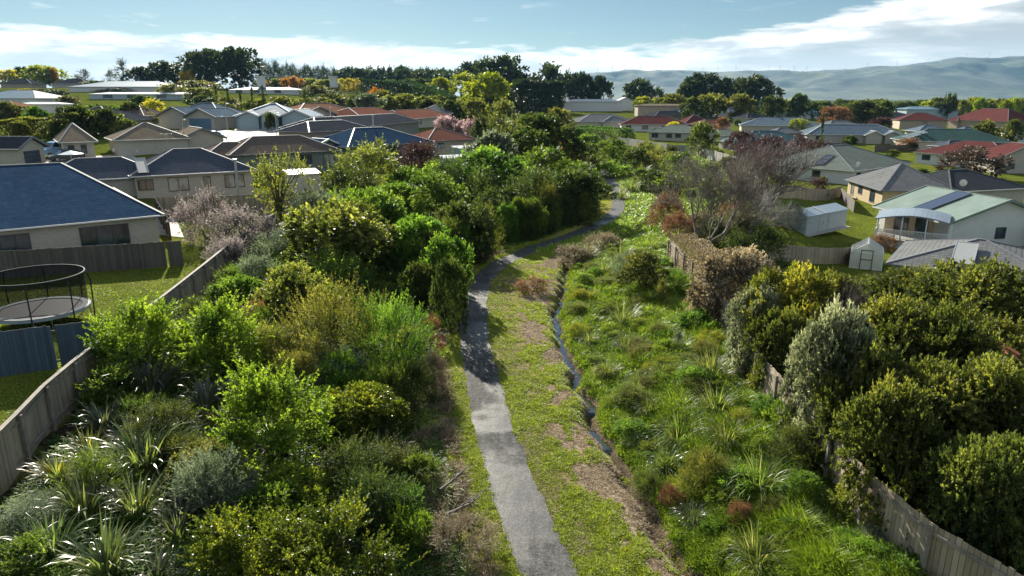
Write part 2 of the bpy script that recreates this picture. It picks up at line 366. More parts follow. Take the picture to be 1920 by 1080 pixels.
def stems(C, pick, r0, z0=0.0, rad0=0.02, seed=0, sides=4, hub=None):
    """tapered crooked limbs from the foot to some clump centres, as quads"""
    rg = np.random.RandomState(seed + 77); V = []; F = []
    def limb(pts, rads):
        n0 = len(V)
        for i, (p, r) in enumerate(zip(pts, rads)):
            d = unit(pts[min(i + 1, len(pts) - 1)] - pts[max(i - 1, 0)]); x = unit(np.cross(d, [0.31, 0.95, 0.1])); y = np.cross(d, x)
            for k in range(sides):
                q = 2 * math.pi * k / sides; V.append(p + (x * math.cos(q) + y * math.sin(q)) * r)
        for i in range(len(pts) - 1):
            for k in range(sides):
                j = (k + 1) % sides; F.append((n0 + i * sides + k, n0 + i * sides + j, n0 + (i + 1) * sides + j, n0 + (i + 1) * sides + k))
    hub = np.array(hub if hub is not None else (0, 0, z0), float)
    if z0 > 0 or hub[2] > 0.02:
        limb([np.array([0, 0, -0.05]), hub * 0.5 + rg.randn(3) * 0.015, hub], [rad0 * 1.4, rad0 * 1.05, rad0 * 0.9])
    for c in C[pick]:
        s = hub + np.array([*(rg.randn(2) * r0), 0]); m1 = s * 0.55 + c * 0.45 + rg.randn(3) * 0.05 + np.array([0, 0, 0.06])
        limb([s, m1, c], [rad0 * 0.6, rad0 * 0.4, rad0 * 0.15])
    return np.array(V), np.array(F)
def merge(parts):
    Vs, Fs, Ts, Ms = [], [], [], []; n = 0
    for V, F, T, mi in parts:
        Vs.append(V); Fs.append(F + n); n += len(V); Ts.append(T if hasattr(T, '__len__') else np.full(len(V), T)); Ms.append(np.full(len(F), mi))
    return np.concatenate(Vs), np.concatenate(Fs), np.concatenate(Ts), np.concatenate(Ms)
def strap_mesh(seed, n=80, length=1.0, width=0.05, seg=6, el0=(45, 88), bend=1.5, twist=0.3):
    """long arching strap leaves from one foot (flax, sedge, cabbage-tree heads)"""
    rg = np.random.RandomState(seed); az = rg.rand(n) * 2 * math.pi; e = np.radians(el0[0] + (el0[1] - el0[0]) * rg.rand(n))
    L = length * (0.40 + 0.62 * rg.rand(n)); b = bend * (0.25 + 1.3 * rg.rand(n) ** 1.3); r0 = rg.rand(n) ** 0.7 * 0.26 * length
    pos = np.stack([np.cos(az) * r0, np.sin(az) * r0, np.zeros(n)], 1); rows = []
    side = np.stack([-np.sin(az), np.cos(az), np.zeros(n)], 1)
    tw = (rg.rand(n) - 0.5) * 2 * twist
    for i in range(seg + 1):
        t = i / seg; ang = e - b * t ** 1.6
        w = width * (0.55 + 0.9 * t if t < 0.45 else (1 - t) / 0.55 * 0.95 + 0.03) * (0.8 + 0.4 * rg.rand(n))
        s2 = unit(side + np.stack([np.zeros(n), np.zeros(n), tw * (0.4 + t)], 1))
        rows.append(np.stack([pos - s2 * w[:, None] / 2, pos + s2 * w[:, None] / 2], 1))
        d = np.stack([np.cos(az) * np.cos(ang), np.sin(az) * np.cos(ang), np.sin(ang)], 1)
        pos = pos + d * (L / seg)[:, None]
    V = np.stack(rows, 1).reshape(-1, 3); V[:, 2] = np.maximum(V[:, 2], 0.01)
    k = (seg + 1) * 2; F = []
    for i in range(seg):
        F.append(np.stack([np.arange(n) * k + 2 * i, np.arange(n) * k + 2 * i + 1, np.arange(n) * k + 2 * i + 3, np.arange(n) * k + 2 * i + 2], 1))
    tint = np.clip(0.45 + rg.randn(n) * 0.22, 0, 1)
    dead = rg.rand(n) < 0.09; tint[dead] = 1.0
    return V, np.concatenate(F), np.repeat(tint, k)
def bare_mesh(seed, H=1.0, levels=5, spread=0.55, kids_n=(3, 4), trunk_r=0.02, up=0.25, lean=(0, 0), multi=3, twigs=5):
    rg = np.random.RandomState(seed); V = []; F = []; tips = []
    def seg(a, b, ra, rb, s):
        d = unit(b - a); x = unit(np.cross(d, np.array([0.3, 0.9, 0.2]))); y = np.cross(d, x); n0 = len(V)
        for p, r in ((a, ra), (b, rb)):
            for k in range(s):
                q = 2 * math.pi * k / s; V.append(p + (x * math.cos(q) + y * math.sin(q)) * r)
        for k in range(s):
            j = (k + 1) % s; F.append((n0 + k, n0 + j, n0 + s + j, n0 + s + k))
    def grow(p, d, L, r, lv):
        p2 = p + d * L; pm = (p + p2) / 2 + rg.randn(3) * L * 0.06; s = 5 if lv < 2 else 3
        seg(p, pm, r, r * 0.82, s); seg(pm, p2, r * 0.82, r * 0.62, s)
        if lv >= levels: tips.append(p2); return
        for i in range(rg.randint(kids_n[0], kids_n[1] + 1)):
            nd = unit(d + unit(rg.randn(3)) * spread * (0.8 + 0.5 * rg.rand()) + np.array([lean[0], lean[1], up]) * 0.35)
            st = p2 if i < 2 else pm
            grow(st, nd, L * (0.62 + 0.22 * rg.rand()), max(r * 0.55, 0.0016), lv + 1)
    for i in range(multi):
        d = unit(np.array([rg.randn() * 0.35 + lean[0], rg.randn() * 0.35 + lean[1], 1.0])); grow(np.array([rg.randn() * 0.02, rg.randn() * 0.02, -0.03]), d, 0.30 * H, trunk_r, 0)
    V = np.array(V); V[:, 2] = np.maximum(V[:, 2], -0.03)
    return V, np.array(F), np.array(tips)

# ------------------------------------------------------------------ leaf colours
bark = plain("bark", (0.10, 0.075, 0.055), 0.9, var=0.35, scale=8, bump=0.6)
twig_grey = plain("twig_grey", (0.15, 0.13, 0.11), 0.85, var=0.3, scale=4)
LM = dict(
    lime=leaf_mat("leaf_lime", (0.040, 0.075, 0.014), (0.105, 0.165, 0.024), (0.22, 0.29, 0.045), 0.54),
    yellowgreen=leaf_mat("leaf_yellow_green", (0.028, 0.052, 0.010), (0.075, 0.110, 0.016), (0.22, 0.25, 0.040), 0.48, rough=0.35),
    mid=leaf_mat("leaf_mid", (0.022, 0.050, 0.012), (0.068, 0.118, 0.022), (0.16, 0.22, 0.04), 0.50),
    olive=leaf_mat("leaf_olive", (0.034, 0.044, 0.014), (0.10, 0.115, 0.032), (0.23, 0.23, 0.075), 0.48),
    gold=leaf_mat("leaf_gold_olive", (0.036, 0.042, 0.010), (0.110, 0.115, 0.026), (0.27, 0.22, 0.048), 0.48),
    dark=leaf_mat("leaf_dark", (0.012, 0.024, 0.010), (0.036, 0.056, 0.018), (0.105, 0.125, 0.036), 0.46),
    silver=leaf_mat("leaf_silver", (0.045, 0.065, 0.045), (0.12, 0.15, 0.10), (0.27, 0.30, 0.22), 0.42, tcol=(1.4, 1.5, 1.0)),
    pale=leaf_mat("leaf_pale_variegated", (0.045, 0.055, 0.035), (0.13, 0.14, 0.085), (0.36, 0.36, 0.26), 0.40, tcol=(1.4, 1.4, 0.9)),
    purple=leaf_mat("leaf_purple", (0.020, 0.013, 0.013), (0.045, 0.028, 0.026), (0.095, 0.060, 0.050), 0.35, tcol=(1.5, 1.0, 0.85)),
    mauve=leaf_mat("blossom_mauve", (0.075, 0.080, 0.062), (0.17, 0.165, 0.145), (0.44, 0.39, 0.39), 0.42, tcol=(1.4, 1.2, 1.2)),
    pink=leaf_mat("blossom_pink", (0.12, 0.09, 0.085), (0.30, 0.235, 0.235), (0.50, 0.42, 0.42), 0.42, tcol=(1.3, 1.0, 1.0)),
    orange=leaf_mat("leaf_orange", (0.09, 0.055, 0.012), (0.27, 0.14, 0.02), (0.45, 0.27, 0.04), 0.48, tcol=(1.6, 1.3, 0.6)),
    yellow=leaf_mat("leaf_yellow", (0.12, 0.11, 0.015), (0.30, 0.27, 0.03), (0.50, 0.42, 0.06), 0.52, tcol=(1.5, 1.4, 0.5)),
    willow=leaf_mat("leaf_willow", (0.07, 0.10, 0.012), (0.17, 0.20, 0.022), (0.30, 0.31, 0.045), 0.54, tcol=(1.6, 1.6, 0.6)),
    rust=leaf_mat("leaf_rust", (0.055, 0.032, 0.018), (0.15, 0.085, 0.045), (0.30, 0.19, 0.11), 0.40, tcol=(1.5, 1.2, 0.8)),
    brown=leaf_mat("twig_leaf_brown", (0.035, 0.028, 0.022), (0.090, 0.070, 0.055), (0.19, 0.15, 0.12), 0.30, tcol=(1.4, 1.2, 0.9)),
    yellowtop=leaf_mat("leaf_yellow_top", (0.055, 0.070, 0.022), (0.15, 0.16, 0.045), (0.36, 0.33, 0.06), 0.42, tcol=(1.5, 1.5, 0.6)),
    tan=leaf_mat("leaf_tan", (0.060, 0.052, 0.036), (0.16, 0.140, 0.100), (0.40, 0.36, 0.28), 0.38, tcol=(1.4, 1.2, 0.8)),
    euc=leaf_mat("leaf_eucalypt", (0.012, 0.022, 0.012), (0.028, 0.045, 0.022), (0.06, 0.085, 0.04), 0.34),
    pine=leaf_mat("leaf_pine", (0.010, 0.022, 0.012), (0.022, 0.042, 0.020), (0.045, 0.070, 0.032), 0.27),
    bronze=leaf_mat("leaf_bronze", (0.020, 0.030, 0.011), (0.058, 0.074, 0.022), (0.155, 0.160, 0.046), 0.46),
    hedge=leaf_mat("leaf_hedge", (0.02, 0.045, 0.012), (0.05, 0.095, 0.02), (0.11, 0.17, 0.035), 0.42),
    flax=leaf_mat("leaf_flax", (0.032, 0.052, 0.024), (0.085, 0.125, 0.052), (0.26, 0.28, 0.11), 0.34, rough=0.32, spec=0.6),
    flaxdark=leaf_mat("leaf_flax_dark", (0.020, 0.028, 0.020), (0.050, 0.065, 0.045), (0.13, 0.13, 0.09), 0.27, rough=0.32, spec=0.6),
    flaxgold=leaf_mat("leaf_flax_gold", (0.036, 0.042, 0.010), (0.110, 0.115, 0.026), (0.27, 0.22, 0.048), 0.47, rough=0.35, spec=0.6),
    sedge=leaf_mat("leaf_sedge", (0.035, 0.055, 0.018), (0.095, 0.125, 0.040), (0.30, 0.29, 0.16), 0.42, rough=0.45, spec=0.35),
)
PROTO = {}
def shrub_mesh(kind, var, fine):
    key = (kind, var, fine)
    if key in PROTO: return PROTO[key]
    sd_ = abs(hash_s(kind)) % 1000 + var * 37
    f = {2: 1.6, 1: 1.25, 0: 0.72}[fine]; ls = {2: 0.60, 1: 0.80, 0: 1.35}[fine]
    K = dict(
        lush=dict(H=1.45, ncl=34, nsh=int(21 * f), nlf=int(15 * f), rc=0.36, leaf=0.085 * ls, wid=0.55, up=0.45, lump=0.6),
        fine=dict(H=1.35, ncl=36, nsh=int(25 * f), nlf=int(15 * f), rc=0.34, leaf=0.060 * ls, wid=0.40, up=0.40, lump=0.45),
        spiky=dict(H=1.5, ncl=34, nsh=int(16 * f), nlf=int(17 * f), rc=0.42, leaf=0.075 * ls, wid=0.30, up=1.1, lump=0.55, spread=0.55, tipl=0.4),
        round=dict(shell=True, H=1.5, ncl=40, nsh=int(34 * f), nlf=int(10 * f), rc=0.31, leaf=0.070 * ls, wid=0.5, up=0.25, lump=0.30),
        lumpy=dict(H=1.5, prof='dome', ncl=40, nsh=int(44 * f), nlf=int(11 * f), rc=0.34, leaf=0.085 * ls, wid=0.5, up=0.25, lump=0.55, fill=0.3, shell=True),
        airy=dict(H=1.6, prof='umbrella', ncl=int(30 * f), nsh=11, nlf=int(12 * f), rc=0.34, leaf=0.075 * ls, wid=0.45, up=0.35, lump=0.7, base=0.35),
        conic=dict(H=2.2, prof='cone', ncl=int(46 * f), nsh=12, nlf=int(11 * f), rc=0.30, leaf=0.075 * ls, wid=0.35, up=0.9, lump=0.25),
    )[kind]
    V, F, T, C = foliage(sd_, **K)
    sV, sF = stems(C, slice(0, 9), 0.06, 0, 0.035, sd_)
    V, F, T, M = merge([(V, F, T, 0), (sV, sF, 0.5, 1)])
    PROTO[key] = (np_mesh("shrub_" + kind, V, F, [LM['mid'], bark], {'tint': T}, M), K['H'])
    return PROTO[key]
def hash_s(s):
    h = 5381
    for ch in s: h = (h * 33 + ord(ch)) & 0xffffff
    return h
_cnt = [0]; GROW = 1.04
def place_px(cx, cy, wpx, ratio, hpos=0.47, zoff=0.0):
    """a plant whose outline is centred on a photo pixel and wpx photo pixels wide: its foot, radius and height"""
    h = 2.0
    for _ in range(6):
        p = P(cx, cy, max(h * hpos, 0.05)); dep = p[1] * CP + (CAMH - p[2]) * SP
        w = wpx * GROW / FPX * dep; h = w * ratio
    return p[0], p[1], w / 2, h
def shrub(kind, color, cx, cy, wpx, ratio, label, name='shrub', cat='shrub', group=None, fine=None):
    x, y, r, h = place_px(cx, cy, wpx, ratio * (0.88 if not (755 < cx < 1150 and cy < 525) else 0.86))
    _cnt[0] += 1; i = _cnt[0]
    if fine is None: fine = 2 if y < 34 else (1 if y < 80 else 0)
    me, H = shrub_mesh(kind, i % 3, fine)
    o = link_mesh(name, me); o.location = (x, y, G(x, y) - 0.08)
    q = 0.93 + 0.14 * ((i * 7) % 5) / 4
    o.scale = (r * q, r / q, h / H); o.rotation_euler = (0, 0, (i * 2.4) % 6.28)
    o.material_slots[0].link = 'OBJECT'; o.material_slots[0].material = LM[color]
    o.material_slots[1].link = 'OBJECT'; o.material_slots[1].material = bark
    return tag(o, label, cat, group)
STRAP = {}
def strap(color, cx, cy, wpx, label, n=90, width=0.055, bend=1.5, el0=(40, 88), name='flax_bush', cat='flax', group=None, hf=0.62):
    x, y, r, h = place_px(cx, cy, wpx, hf, 0.4)
    _cnt[0] += 1; i = _cnt[0]
    key = (n, width, bend, el0, i % 4)
    if key not in STRAP:
        V, F, T = strap_mesh(900 + i, n, 1.25, width, 6, el0, bend)
        STRAP[key] = np_mesh("strap_leaves", V, F, [LM['flax']], {'tint': T})
    o = link_mesh(name, STRAP[key]); o.location = (x, y, G(x, y) - 0.03); o.scale = (r, r, r * 1.05); o.rotation_euler = (0, 0, (i * 2.1) % 6.28)
    o.material_slots[0].link = 'OBJECT'; o.material_slots[0].material = LM[color]
    return tag(o, label, cat, group)
TREES = {}
def tree_mesh(kind, var, fine=0):
    key = (kind, var, fine)
    if key in TREES: return TREES[key]
    sd_ = hash_s(kind) % 991 + var * 53; f = 1.0 + 0.6 * fine; ls = (1.0, 0.7)[fine]
    K = dict(
        euc=dict(H=2.0, prof='umbrella', ncl=26, nsh=14, nlf=int(14 * f), rc=0.34, leaf=0.115 * ls, wid=0.6, up=0.3, lump=0.9, base=0.35, fill=0.1),
        mass=dict(shell=True, H=1.7, prof='dome', ncl=44, nsh=14, nlf=int(12 * f), rc=0.36, leaf=0.115 * ls, wid=0.55, up=0.3, lump=0.75, base=0.12),
        round=dict(H=1.6, prof='dome', ncl=38, nsh=14, nlf=int(11 * f), rc=0.32, leaf=0.11 * ls, wid=0.55, up=0.3, lump=0.45, base=0.10),
        pine=dict(H=3.2, prof='cone', ncl=40, nsh=12, nlf=int(9 * f), rc=0.36, leaf=0.10 * ls, wid=0.35, up=0.2, lump=0.5, base=0.35),
        poplar=dict(H=4.5, prof='column', ncl=44, nsh=11, nlf=int(9 * f), rc=0.45, leaf=0.12 * ls, wid=0.6, up=1.3, lump=0.4, base=0.3, spread=0.5),
        cypress=dict(H=9.0, prof='cone', ncl=60, nsh=11, nlf=int(9 * f), rc=0.42, leaf=0.16 * ls, wid=0.45, up=2.5, lump=0.2, base=0.1, spread=0.5),
        willow=dict(H=2.0, prof='dome', ncl=46, nsh=14, nlf=int(11 * f), rc=0.36, leaf=0.09 * ls, wid=0.4, up=-0.1, lump=0.5, droop=0.5, base=0.15),
        airy=dict(H=1.7, prof='umbrella', ncl=30, nsh=11, nlf=int(12 * f), rc=0.32, leaf=0.07 * ls, wid=0.45, up=0.4, lump=0.8, base=0.4),
    )[kind]
    V, F, T, C = foliage(sd_, **K)
    cm = np_mesh("crown", V, F, [LM['mid']], {'tint': T})
    hb = K['base'] * 0.9 + 0.1
    sV, sF = stems(C, np.argsort(-C[:, 2])[:14] if kind not in ('pine', 'cypress', 'poplar') else np.argsort(-C[:, 2])[:2], 0.02, 0, 0.055 if kind not in ('cypress',) else 0.12, sd_, 5, (0, 0, hb))
    tm = np_mesh("trunk", sV, sF, [bark])
    TREES[key] = (cm, tm, K['H']); return TREES[key]
def tree_at(kind, color, x, y, r, h, label, group=None, name='tree', cat='tree', fine=0):
    _cnt[0] += 1; i = _cnt[0]
    cm, tm, H = tree_mesh(kind, i % 3, fine)
    e = empty(name, (x, y, G(x, y) - 0.1), (i * 2.4) % 6.28, label, cat, group)
    c = link_mesh('crown', cm, e); t = link_mesh('trunk', tm, e)
    for o in (c, t): o.scale = (r, r, h / H)
    c.material_slots[0].link = 'OBJECT'; c.material_slots[0].material = LM[color]
    return e
def tree_px(kind, color, cx, top, wpx, Y, label, group=None, name='tree', cat='tree', fine=0):
    """crown centred on column cx with its top at row top, wpx wide, standing Y metres out"""
    p = at_depth(cx, top, Y); dep = p[1] * CP + (CAMH - p[2]) * SP
    return tree_at(kind, color, p[0], p[1], wpx * (1.18 if Y > 250 else 1.0) / FPX * dep / 2, p[2] - G(p[0], p[1]), label, group, name, cat, fine)

# ------------------------------------------------------------------ ground, path, stream, hills, haze
def axis(segs):
    o = []
    for a, b, s in segs:
        n = max(1, int(round((b - a) / s))); o += list(a + (b - a) * np.arange(n) / n)
    o.append(segs[-1][1]); return np.array(o)
gx = axis([(-11000, -3000, 1600), (-3000, -600, 300), (-600, -120, 30), (-120, -26, 3), (-26, -4, 0.5), (-4, 14, 0.22), (14, 44, 0.8), (44, 130, 4), (130, 600, 30), (600, 3000, 300), (3000, 11000, 1600)])
gy = axis([(-120, -10, 30), (-10, 12, 2), (12, 60, 0.26), (60, 130, 0.7), (130, 220, 3), (220, 700, 15), (700, 2500, 120), (2500, 11500, 900)])
X, Y = np.meshgrid(gx, gy); Z = zg(X, Y)
nx, ny = len(gx), len(gy); idx = np.arange(nx * ny).reshape(ny, nx)
F = np.stack([idx[:-1, :-1], idx[:-1, 1:], idx[1:, 1:], idx[1:, :-1]], -1).reshape(-1, 4)
Xf, Yf = X.ravel(), Y.ravel()
xl, xp, xs, xr = left_x(Yf), path_x(Yf), stream_x(Yf), right_x(Yf)
ins = ((Xf > xl) & (Xf < xr) & (Yf < 195)).astype(float)
mul = ins * smooth(2.7, 3.7, xp - Xf + 0.6 * (fbm(Xf, Yf, 3, 3) - 0.5))
dry = ins * np.exp(-((Xf - (xs * 0.72 + xp * 0.28)) / 0.9) ** 2) * (Yf < 62) + ins * 0.8 * np.exp(-((Xf - xs) / 0.5) ** 2)
bank = ins * smooth(0.4, 1.6, Xf - xs)
mud = ins * np.exp(-((Xf - xs) / 0.35) ** 2)
m, nt, b, o_ = newmat("ground")
def attr(n):
    a = nn(nt, 'ShaderNodeAttribute'); a.attribute_name = n; return a.outputs['Fac']
pos = nn(nt, 'ShaderNodeNewGeometry').outputs['Position']
nA = noise(nt, pos, 0.9, 6, 0.62); nB = noise(nt, pos, 6.0, 5, 0.7); nC = noise(nt, pos, 0.02, 5, 0.6); nD = noise(nt, pos, 0.28, 5, 0.6)
lawn = ramp(nt, math_n(nt, 'ADD', math_n(nt, 'MULTIPLY', nD, 0.6), math_n(nt, 'MULTIPLY', nB, 0.4)), [(0.3, (0.050, 0.068, 0.014)), (0.5, (0.100, 0.125, 0.020)), (0.62, (0.16, 0.165, 0.034)), (0.78, (0.22, 0.20, 0.06))])
fields = ramp(nt, nC, [(0.35, (0.045, 0.06, 0.018)), (0.5, (0.075, 0.09, 0.025)), (0.62, (0.035, 0.05, 0.02))])
cd = nn(nt, 'ShaderNodeSeparateXYZ'); nt.links.new(pos, cd.inputs[0])
lawn = mix_c(nt, math_n(nt, 'MULTIPLY', math_n(nt, 'SUBTRACT', cd.outputs[1], 250), 0.005, clamp=True), lawn, fields)
turf = ramp(nt, math_n(nt, 'ADD', math_n(nt, 'MULTIPLY', nA, 0.55), math_n(nt, 'MULTIPLY', nB, 0.45)), [(0.30, (0.10, 0.075, 0.04)), (0.44, (0.27, 0.215, 0.11)), (0.50, (0.22, 0.23, 0.035)), (0.70, (0.30, 0.34, 0.035))])
straw = ramp(nt, nB, [(0.3, (0.08, 0.06, 0.04)), (0.5, (0.25, 0.195, 0.13)), (0.72, (0.46, 0.37, 0.26))])
turf = mix_c(nt, ramp(nt, math_n(nt, 'ADD', attr('dry'), math_n(nt, 'MULTIPLY', math_n(nt, 'SUBTRACT', nA, 0.5), 1.6)), [(0.30, 0.0), (0.62, 1.0)]), turf, straw)
bk = ramp(nt, nB, [(0.3, (0.03, 0.045, 0.012)), (0.7, (0.075, 0.12, 0.018))]); turf = mix_c(nt, attr('bank'), turf, bk)
soil = ramp(nt, nB, [(0.3, (0.018, 0.013, 0.010)), (0.6, (0.050, 0.037, 0.026)), (0.8, (0.13, 0.10, 0.07))])
c = mix_c(nt, attr('ins'), lawn, turf); c = mix_c(nt, attr('mulch'), c, soil)
mudc = ramp(nt, nB, [(0.3, (0.02, 0.016, 0.012)), (0.7, (0.085, 0.066, 0.048))]); c = mix_c(nt, attr('mud'), c, mudc)
nt.links.new(c, b.inputs['Base Color']); b.inputs['Roughness'].default_value = 0.9; b.inputs['Specular IOR Level'].default_value = 0.0
bn = nn(nt, 'ShaderNodeBump'); bn.inputs['Strength'].default_value = 0.8; bn.inputs['Distance'].default_value = 0.12
nt.links.new(nB, bn.inputs['Height']); nt.links.new(bn.outputs[0], b.inputs['Normal'])
me = np_mesh("ground", np.stack([Xf, Yf, Z.ravel()], 1), F, [m], dict(ins=ins, mulch=mul, dry=np.clip(dry, 0, 1), bank=bank, mud=mud), smooth=True)
tag(link_mesh("ground", me), kind='structure')

def strip(name, cx, y0, y1, step, half, lift, mat, nseg=7, edge=0.0, z_of=None):
    ys = np.arange(y0, y1, step); V = []; xs_ = cx(ys); dx = np.gradient(xs_, ys); k = np.sqrt(1 + dx ** 2)
    for j in range(nseg + 1):
        t = (j / nseg - 0.5) * 2
        e = edge * (vnoise(ys * 1.7, ys * 0 + (0 if t < 0 else 9), 31) - 0.5) * 2 + edge * (vnoise(ys * 6, ys * 0 + (0 if t < 0 else 9), 37) - 0.5)
        off = t * (half + (e if abs(t) > 0.99 else 0)); x = xs_ + off / k; yy = ys - off * dx / k
        z = (zg(x, yy) if z_of is None else z_of(ys)) + lift; V.append(np.stack([x, yy, z], 1))
    V = np.stack(V, 1).reshape(-1, 3); n = len(ys); w = nseg + 1; id_ = np.arange(n * w).reshape(n, w)
    F = np.stack([id_[:-1, :-1], id_[:-1, 1:], id_[1:, 1:], id_[1:, :-1]], -1).reshape(-1, 4)
    return link_mesh(name, np_mesh(name, V, F, [mat], smooth=True))
m, nt, b, o_ = newmat("path_gravel"); pos = nn(nt, 'ShaderNodeNewGeometry').outputs['Position']
sp_ = math_n(nt, 'ADD', math_n(nt, 'MULTIPLY', noise(nt, pos, 17, 3, 0.8), 0.68), math_n(nt, 'MULTIPLY', noise(nt, pos, 5.0, 5, 0.75), 0.32)); patch = noise(nt, pos, 0.35, 5, 0.6); mp = nn(nt, 'ShaderNodeMapping'); mp.inputs['Scale'].default_value = (5, 0.5, 1); nt.links.new(pos, mp.inputs[0]); rut = noise(nt, mp.outputs[0], 0.8, 4, 0.6)
c = ramp(nt, math_n(nt, 'ADD', math_n(nt, 'MULTIPLY', sp_, 0.8), math_n(nt, 'MULTIPLY', rut, 0.2)), [(0.42, (0.008, 0.009, 0.009)), (0.5, (0.032, 0.033, 0.031)), (0.58, (0.12, 0.12, 0.11))])
dampf = ramp(nt, patch, [(0.42, 0.0), (0.58, 1.0)])
c = mix_c(nt, math_n(nt, 'MULTIPLY', dampf, 0.25), c, (0.085, 0.083, 0.078)); nt.links.new(c, b.inputs['Base Color'])
nt.links.new(math_n(nt, 'MULTIPLY_ADD', dampf, -0.46, 0.86), b.inputs['Roughness']); b.inputs['Specular IOR Level'].default_value = 0.28
bn = nn(nt, 'ShaderNodeBump'); bn.inputs['Strength'].default_value = 0.5; bn.inputs['Distance'].default_value = 0.02; nt.links.new(sp_, bn.inputs['Height']); nt.links.new(bn.outputs[0], b.inputs['Normal'])
tag(strip("footpath", path_x, 9, 168, 0.22, 0.84, 0.03, m, 8, 0.085), kind='structure')
m, nt, b, o_ = newmat("stream_water"); pos = nn(nt, 'ShaderNodeNewGeometry').outputs['Position']
b.inputs['Base Color'].default_value = (0.02, 0.025, 0.025, 1); b.inputs['Roughness'].default_value = 0.06; b.inputs['Specular IOR Level'].default_value = 0.9
bn = nn(nt, 'ShaderNodeBump'); bn.inputs['Strength'].default_value = 0.25; bn.inputs['Distance'].default_value = 0.02; nt.links.new(noise(nt, pos, 5, 3), bn.inputs['Height']); nt.links.new(bn.outputs[0], b.inputs['Normal'])
tag(strip("stream_water", stream_x, 15, 128, 0.2, 0.24, 0.0, m, 3, 0.22, lambda y: zg(stream_x(y), y) + 0.13 - 0.35 * (y < 28) * (abs(y - 25.6) > 1.0) - 0.3 * (abs(y - 47) < 1)), kind='structure')

# hills far to the right, and the low ranges behind
hx = np.linspace(-1500, 10500, 300); hy = np.linspace(5200, 10600, 130); HX, HY = np.meshgrid(hx, hy)
azd = np.degrees(np.arctan2(HX, HY))
crest = np.interp(azd, [-14, -2, 1.5, 4.5, 9, 14, 19, 24, 27.5, 30, 33, 35.5, 38, 42, 48], [0, 0, 150, 285, 325, 320, 315, 340, 405, 445, 460, 480, 430, 420, 400])
prof_ = smooth(5400, 7900, HY) * (1 - 0.25 * smooth(8300, 10600, HY))
rid = 1 - np.abs(2 * fbm(HX / 900, HY / 1300, 5, 41) - 1) * 1.3
HZ = crest * prof_ * (0.82 + 0.18 * rid) - 190 * (1 - rid) * prof_ * (1 - smooth(7300, 7900, HY)) * smooth(5400, 6300, HY) * (crest > 20) - 4
id_ = np.arange(HX.size).reshape(HX.shape); F = np.stack([id_[:-1, :-1], id_[:-1, 1:], id_[1:, 1:], id_[1:, :-1]], -1).reshape(-1, 4)
m, nt, b, o_ = newmat("hill_pasture"); pos = nn(nt, 'ShaderNodeNewGeometry').outputs['Position']
nt.links.new(ramp(nt, noise(nt, pos, 0.0022, 7, 0.65), [(0.40, (0.008, 0.020, 0.012)), (0.50, (0.024, 0.042, 0.022)), (0.62, (0.085, 0.10, 0.04))]), b.inputs['Base Color']); b.inputs['Roughness'].default_value = 0.95
tag(link_mesh("hills", np_mesh("hills", np.stack([HX.ravel(), HY.ravel(), HZ.ravel()], 1), F, [m], smooth=True)), kind='structure')
def hill_z(x, y):
    i = np.argmin(abs(hx - x)); j = np.argmin(abs(hy - y)); return HZ[j, i]

# ------------------------------------------------------------------ shared building materials
MT = dict(
    cream=brick_mat("cream_brick", (0.50, 0.45, 0.36), (0.48, 0.45, 0.40)), white=plain("white_plaster", (0.66, 0.66, 0.63), 0.7, var=0.06, scale=1.2),
    yellow=brick_mat("yellow_brick", (0.48, 0.35, 0.18), (0.42, 0.37, 0.29)), tanwall=brick_mat("tan_brick", (0.42, 0.33, 0.24), (0.42, 0.38, 0.32)), greenwall=plain("sage_wall", (0.16, 0.19, 0.17), 0.7, var=0.15),
    teal=plain("pale_blue_wall", (0.36, 0.45, 0.47), 0.65, var=0.08),
    trim=plain("white_trim", (0.72, 0.71, 0.68), 0.5, var=0.05), darktrim=plain("dark_trim", (0.05, 0.055, 0.06), 0.45), gutter=plain("gutter_metal", (0.20, 0.21, 0.22), 0.65, spec=0.1), glass=glass_mat("window_glass"),
    curtain=glass_mat("window_curtained", (0.16, 0.16, 0.15), 0.2),
    door=plain("door_navy", (0.045, 0.065, 0.085), 0.5), doorblue=plain("door_blue", (0.10, 0.19, 0.27), 0.5), doorwhite=plain("door_white", (0.60, 0.60, 0.57), 0.5),
    concrete=plain("concrete", (0.36, 0.345, 0.31), 0.85, var=0.2, scale=1.5, bump=0.3), steel=plain("steel", (0.42, 0.43, 0.44), 0.35, metal=0.7),
    timber=board_mat("fence_timber", (0.38, 0.305, 0.215)), timberdark=board_mat("fence_timber_dark", (0.115, 0.10, 0.085)), timberpale=board_mat("fence_timber_pale", (0.42, 0.40, 0.36)),
    post=plain("fence_post", (0.24, 0.21, 0.17), 0.85, var=0.35, scale=3, bump=0.4), postdark=plain("fence_post_dark", (0.09, 0.078, 0.065), 0.85, var=0.3),
    bluefence=board_mat("fence_blue", (0.05, 0.085, 0.13), dirt=0.2),
)
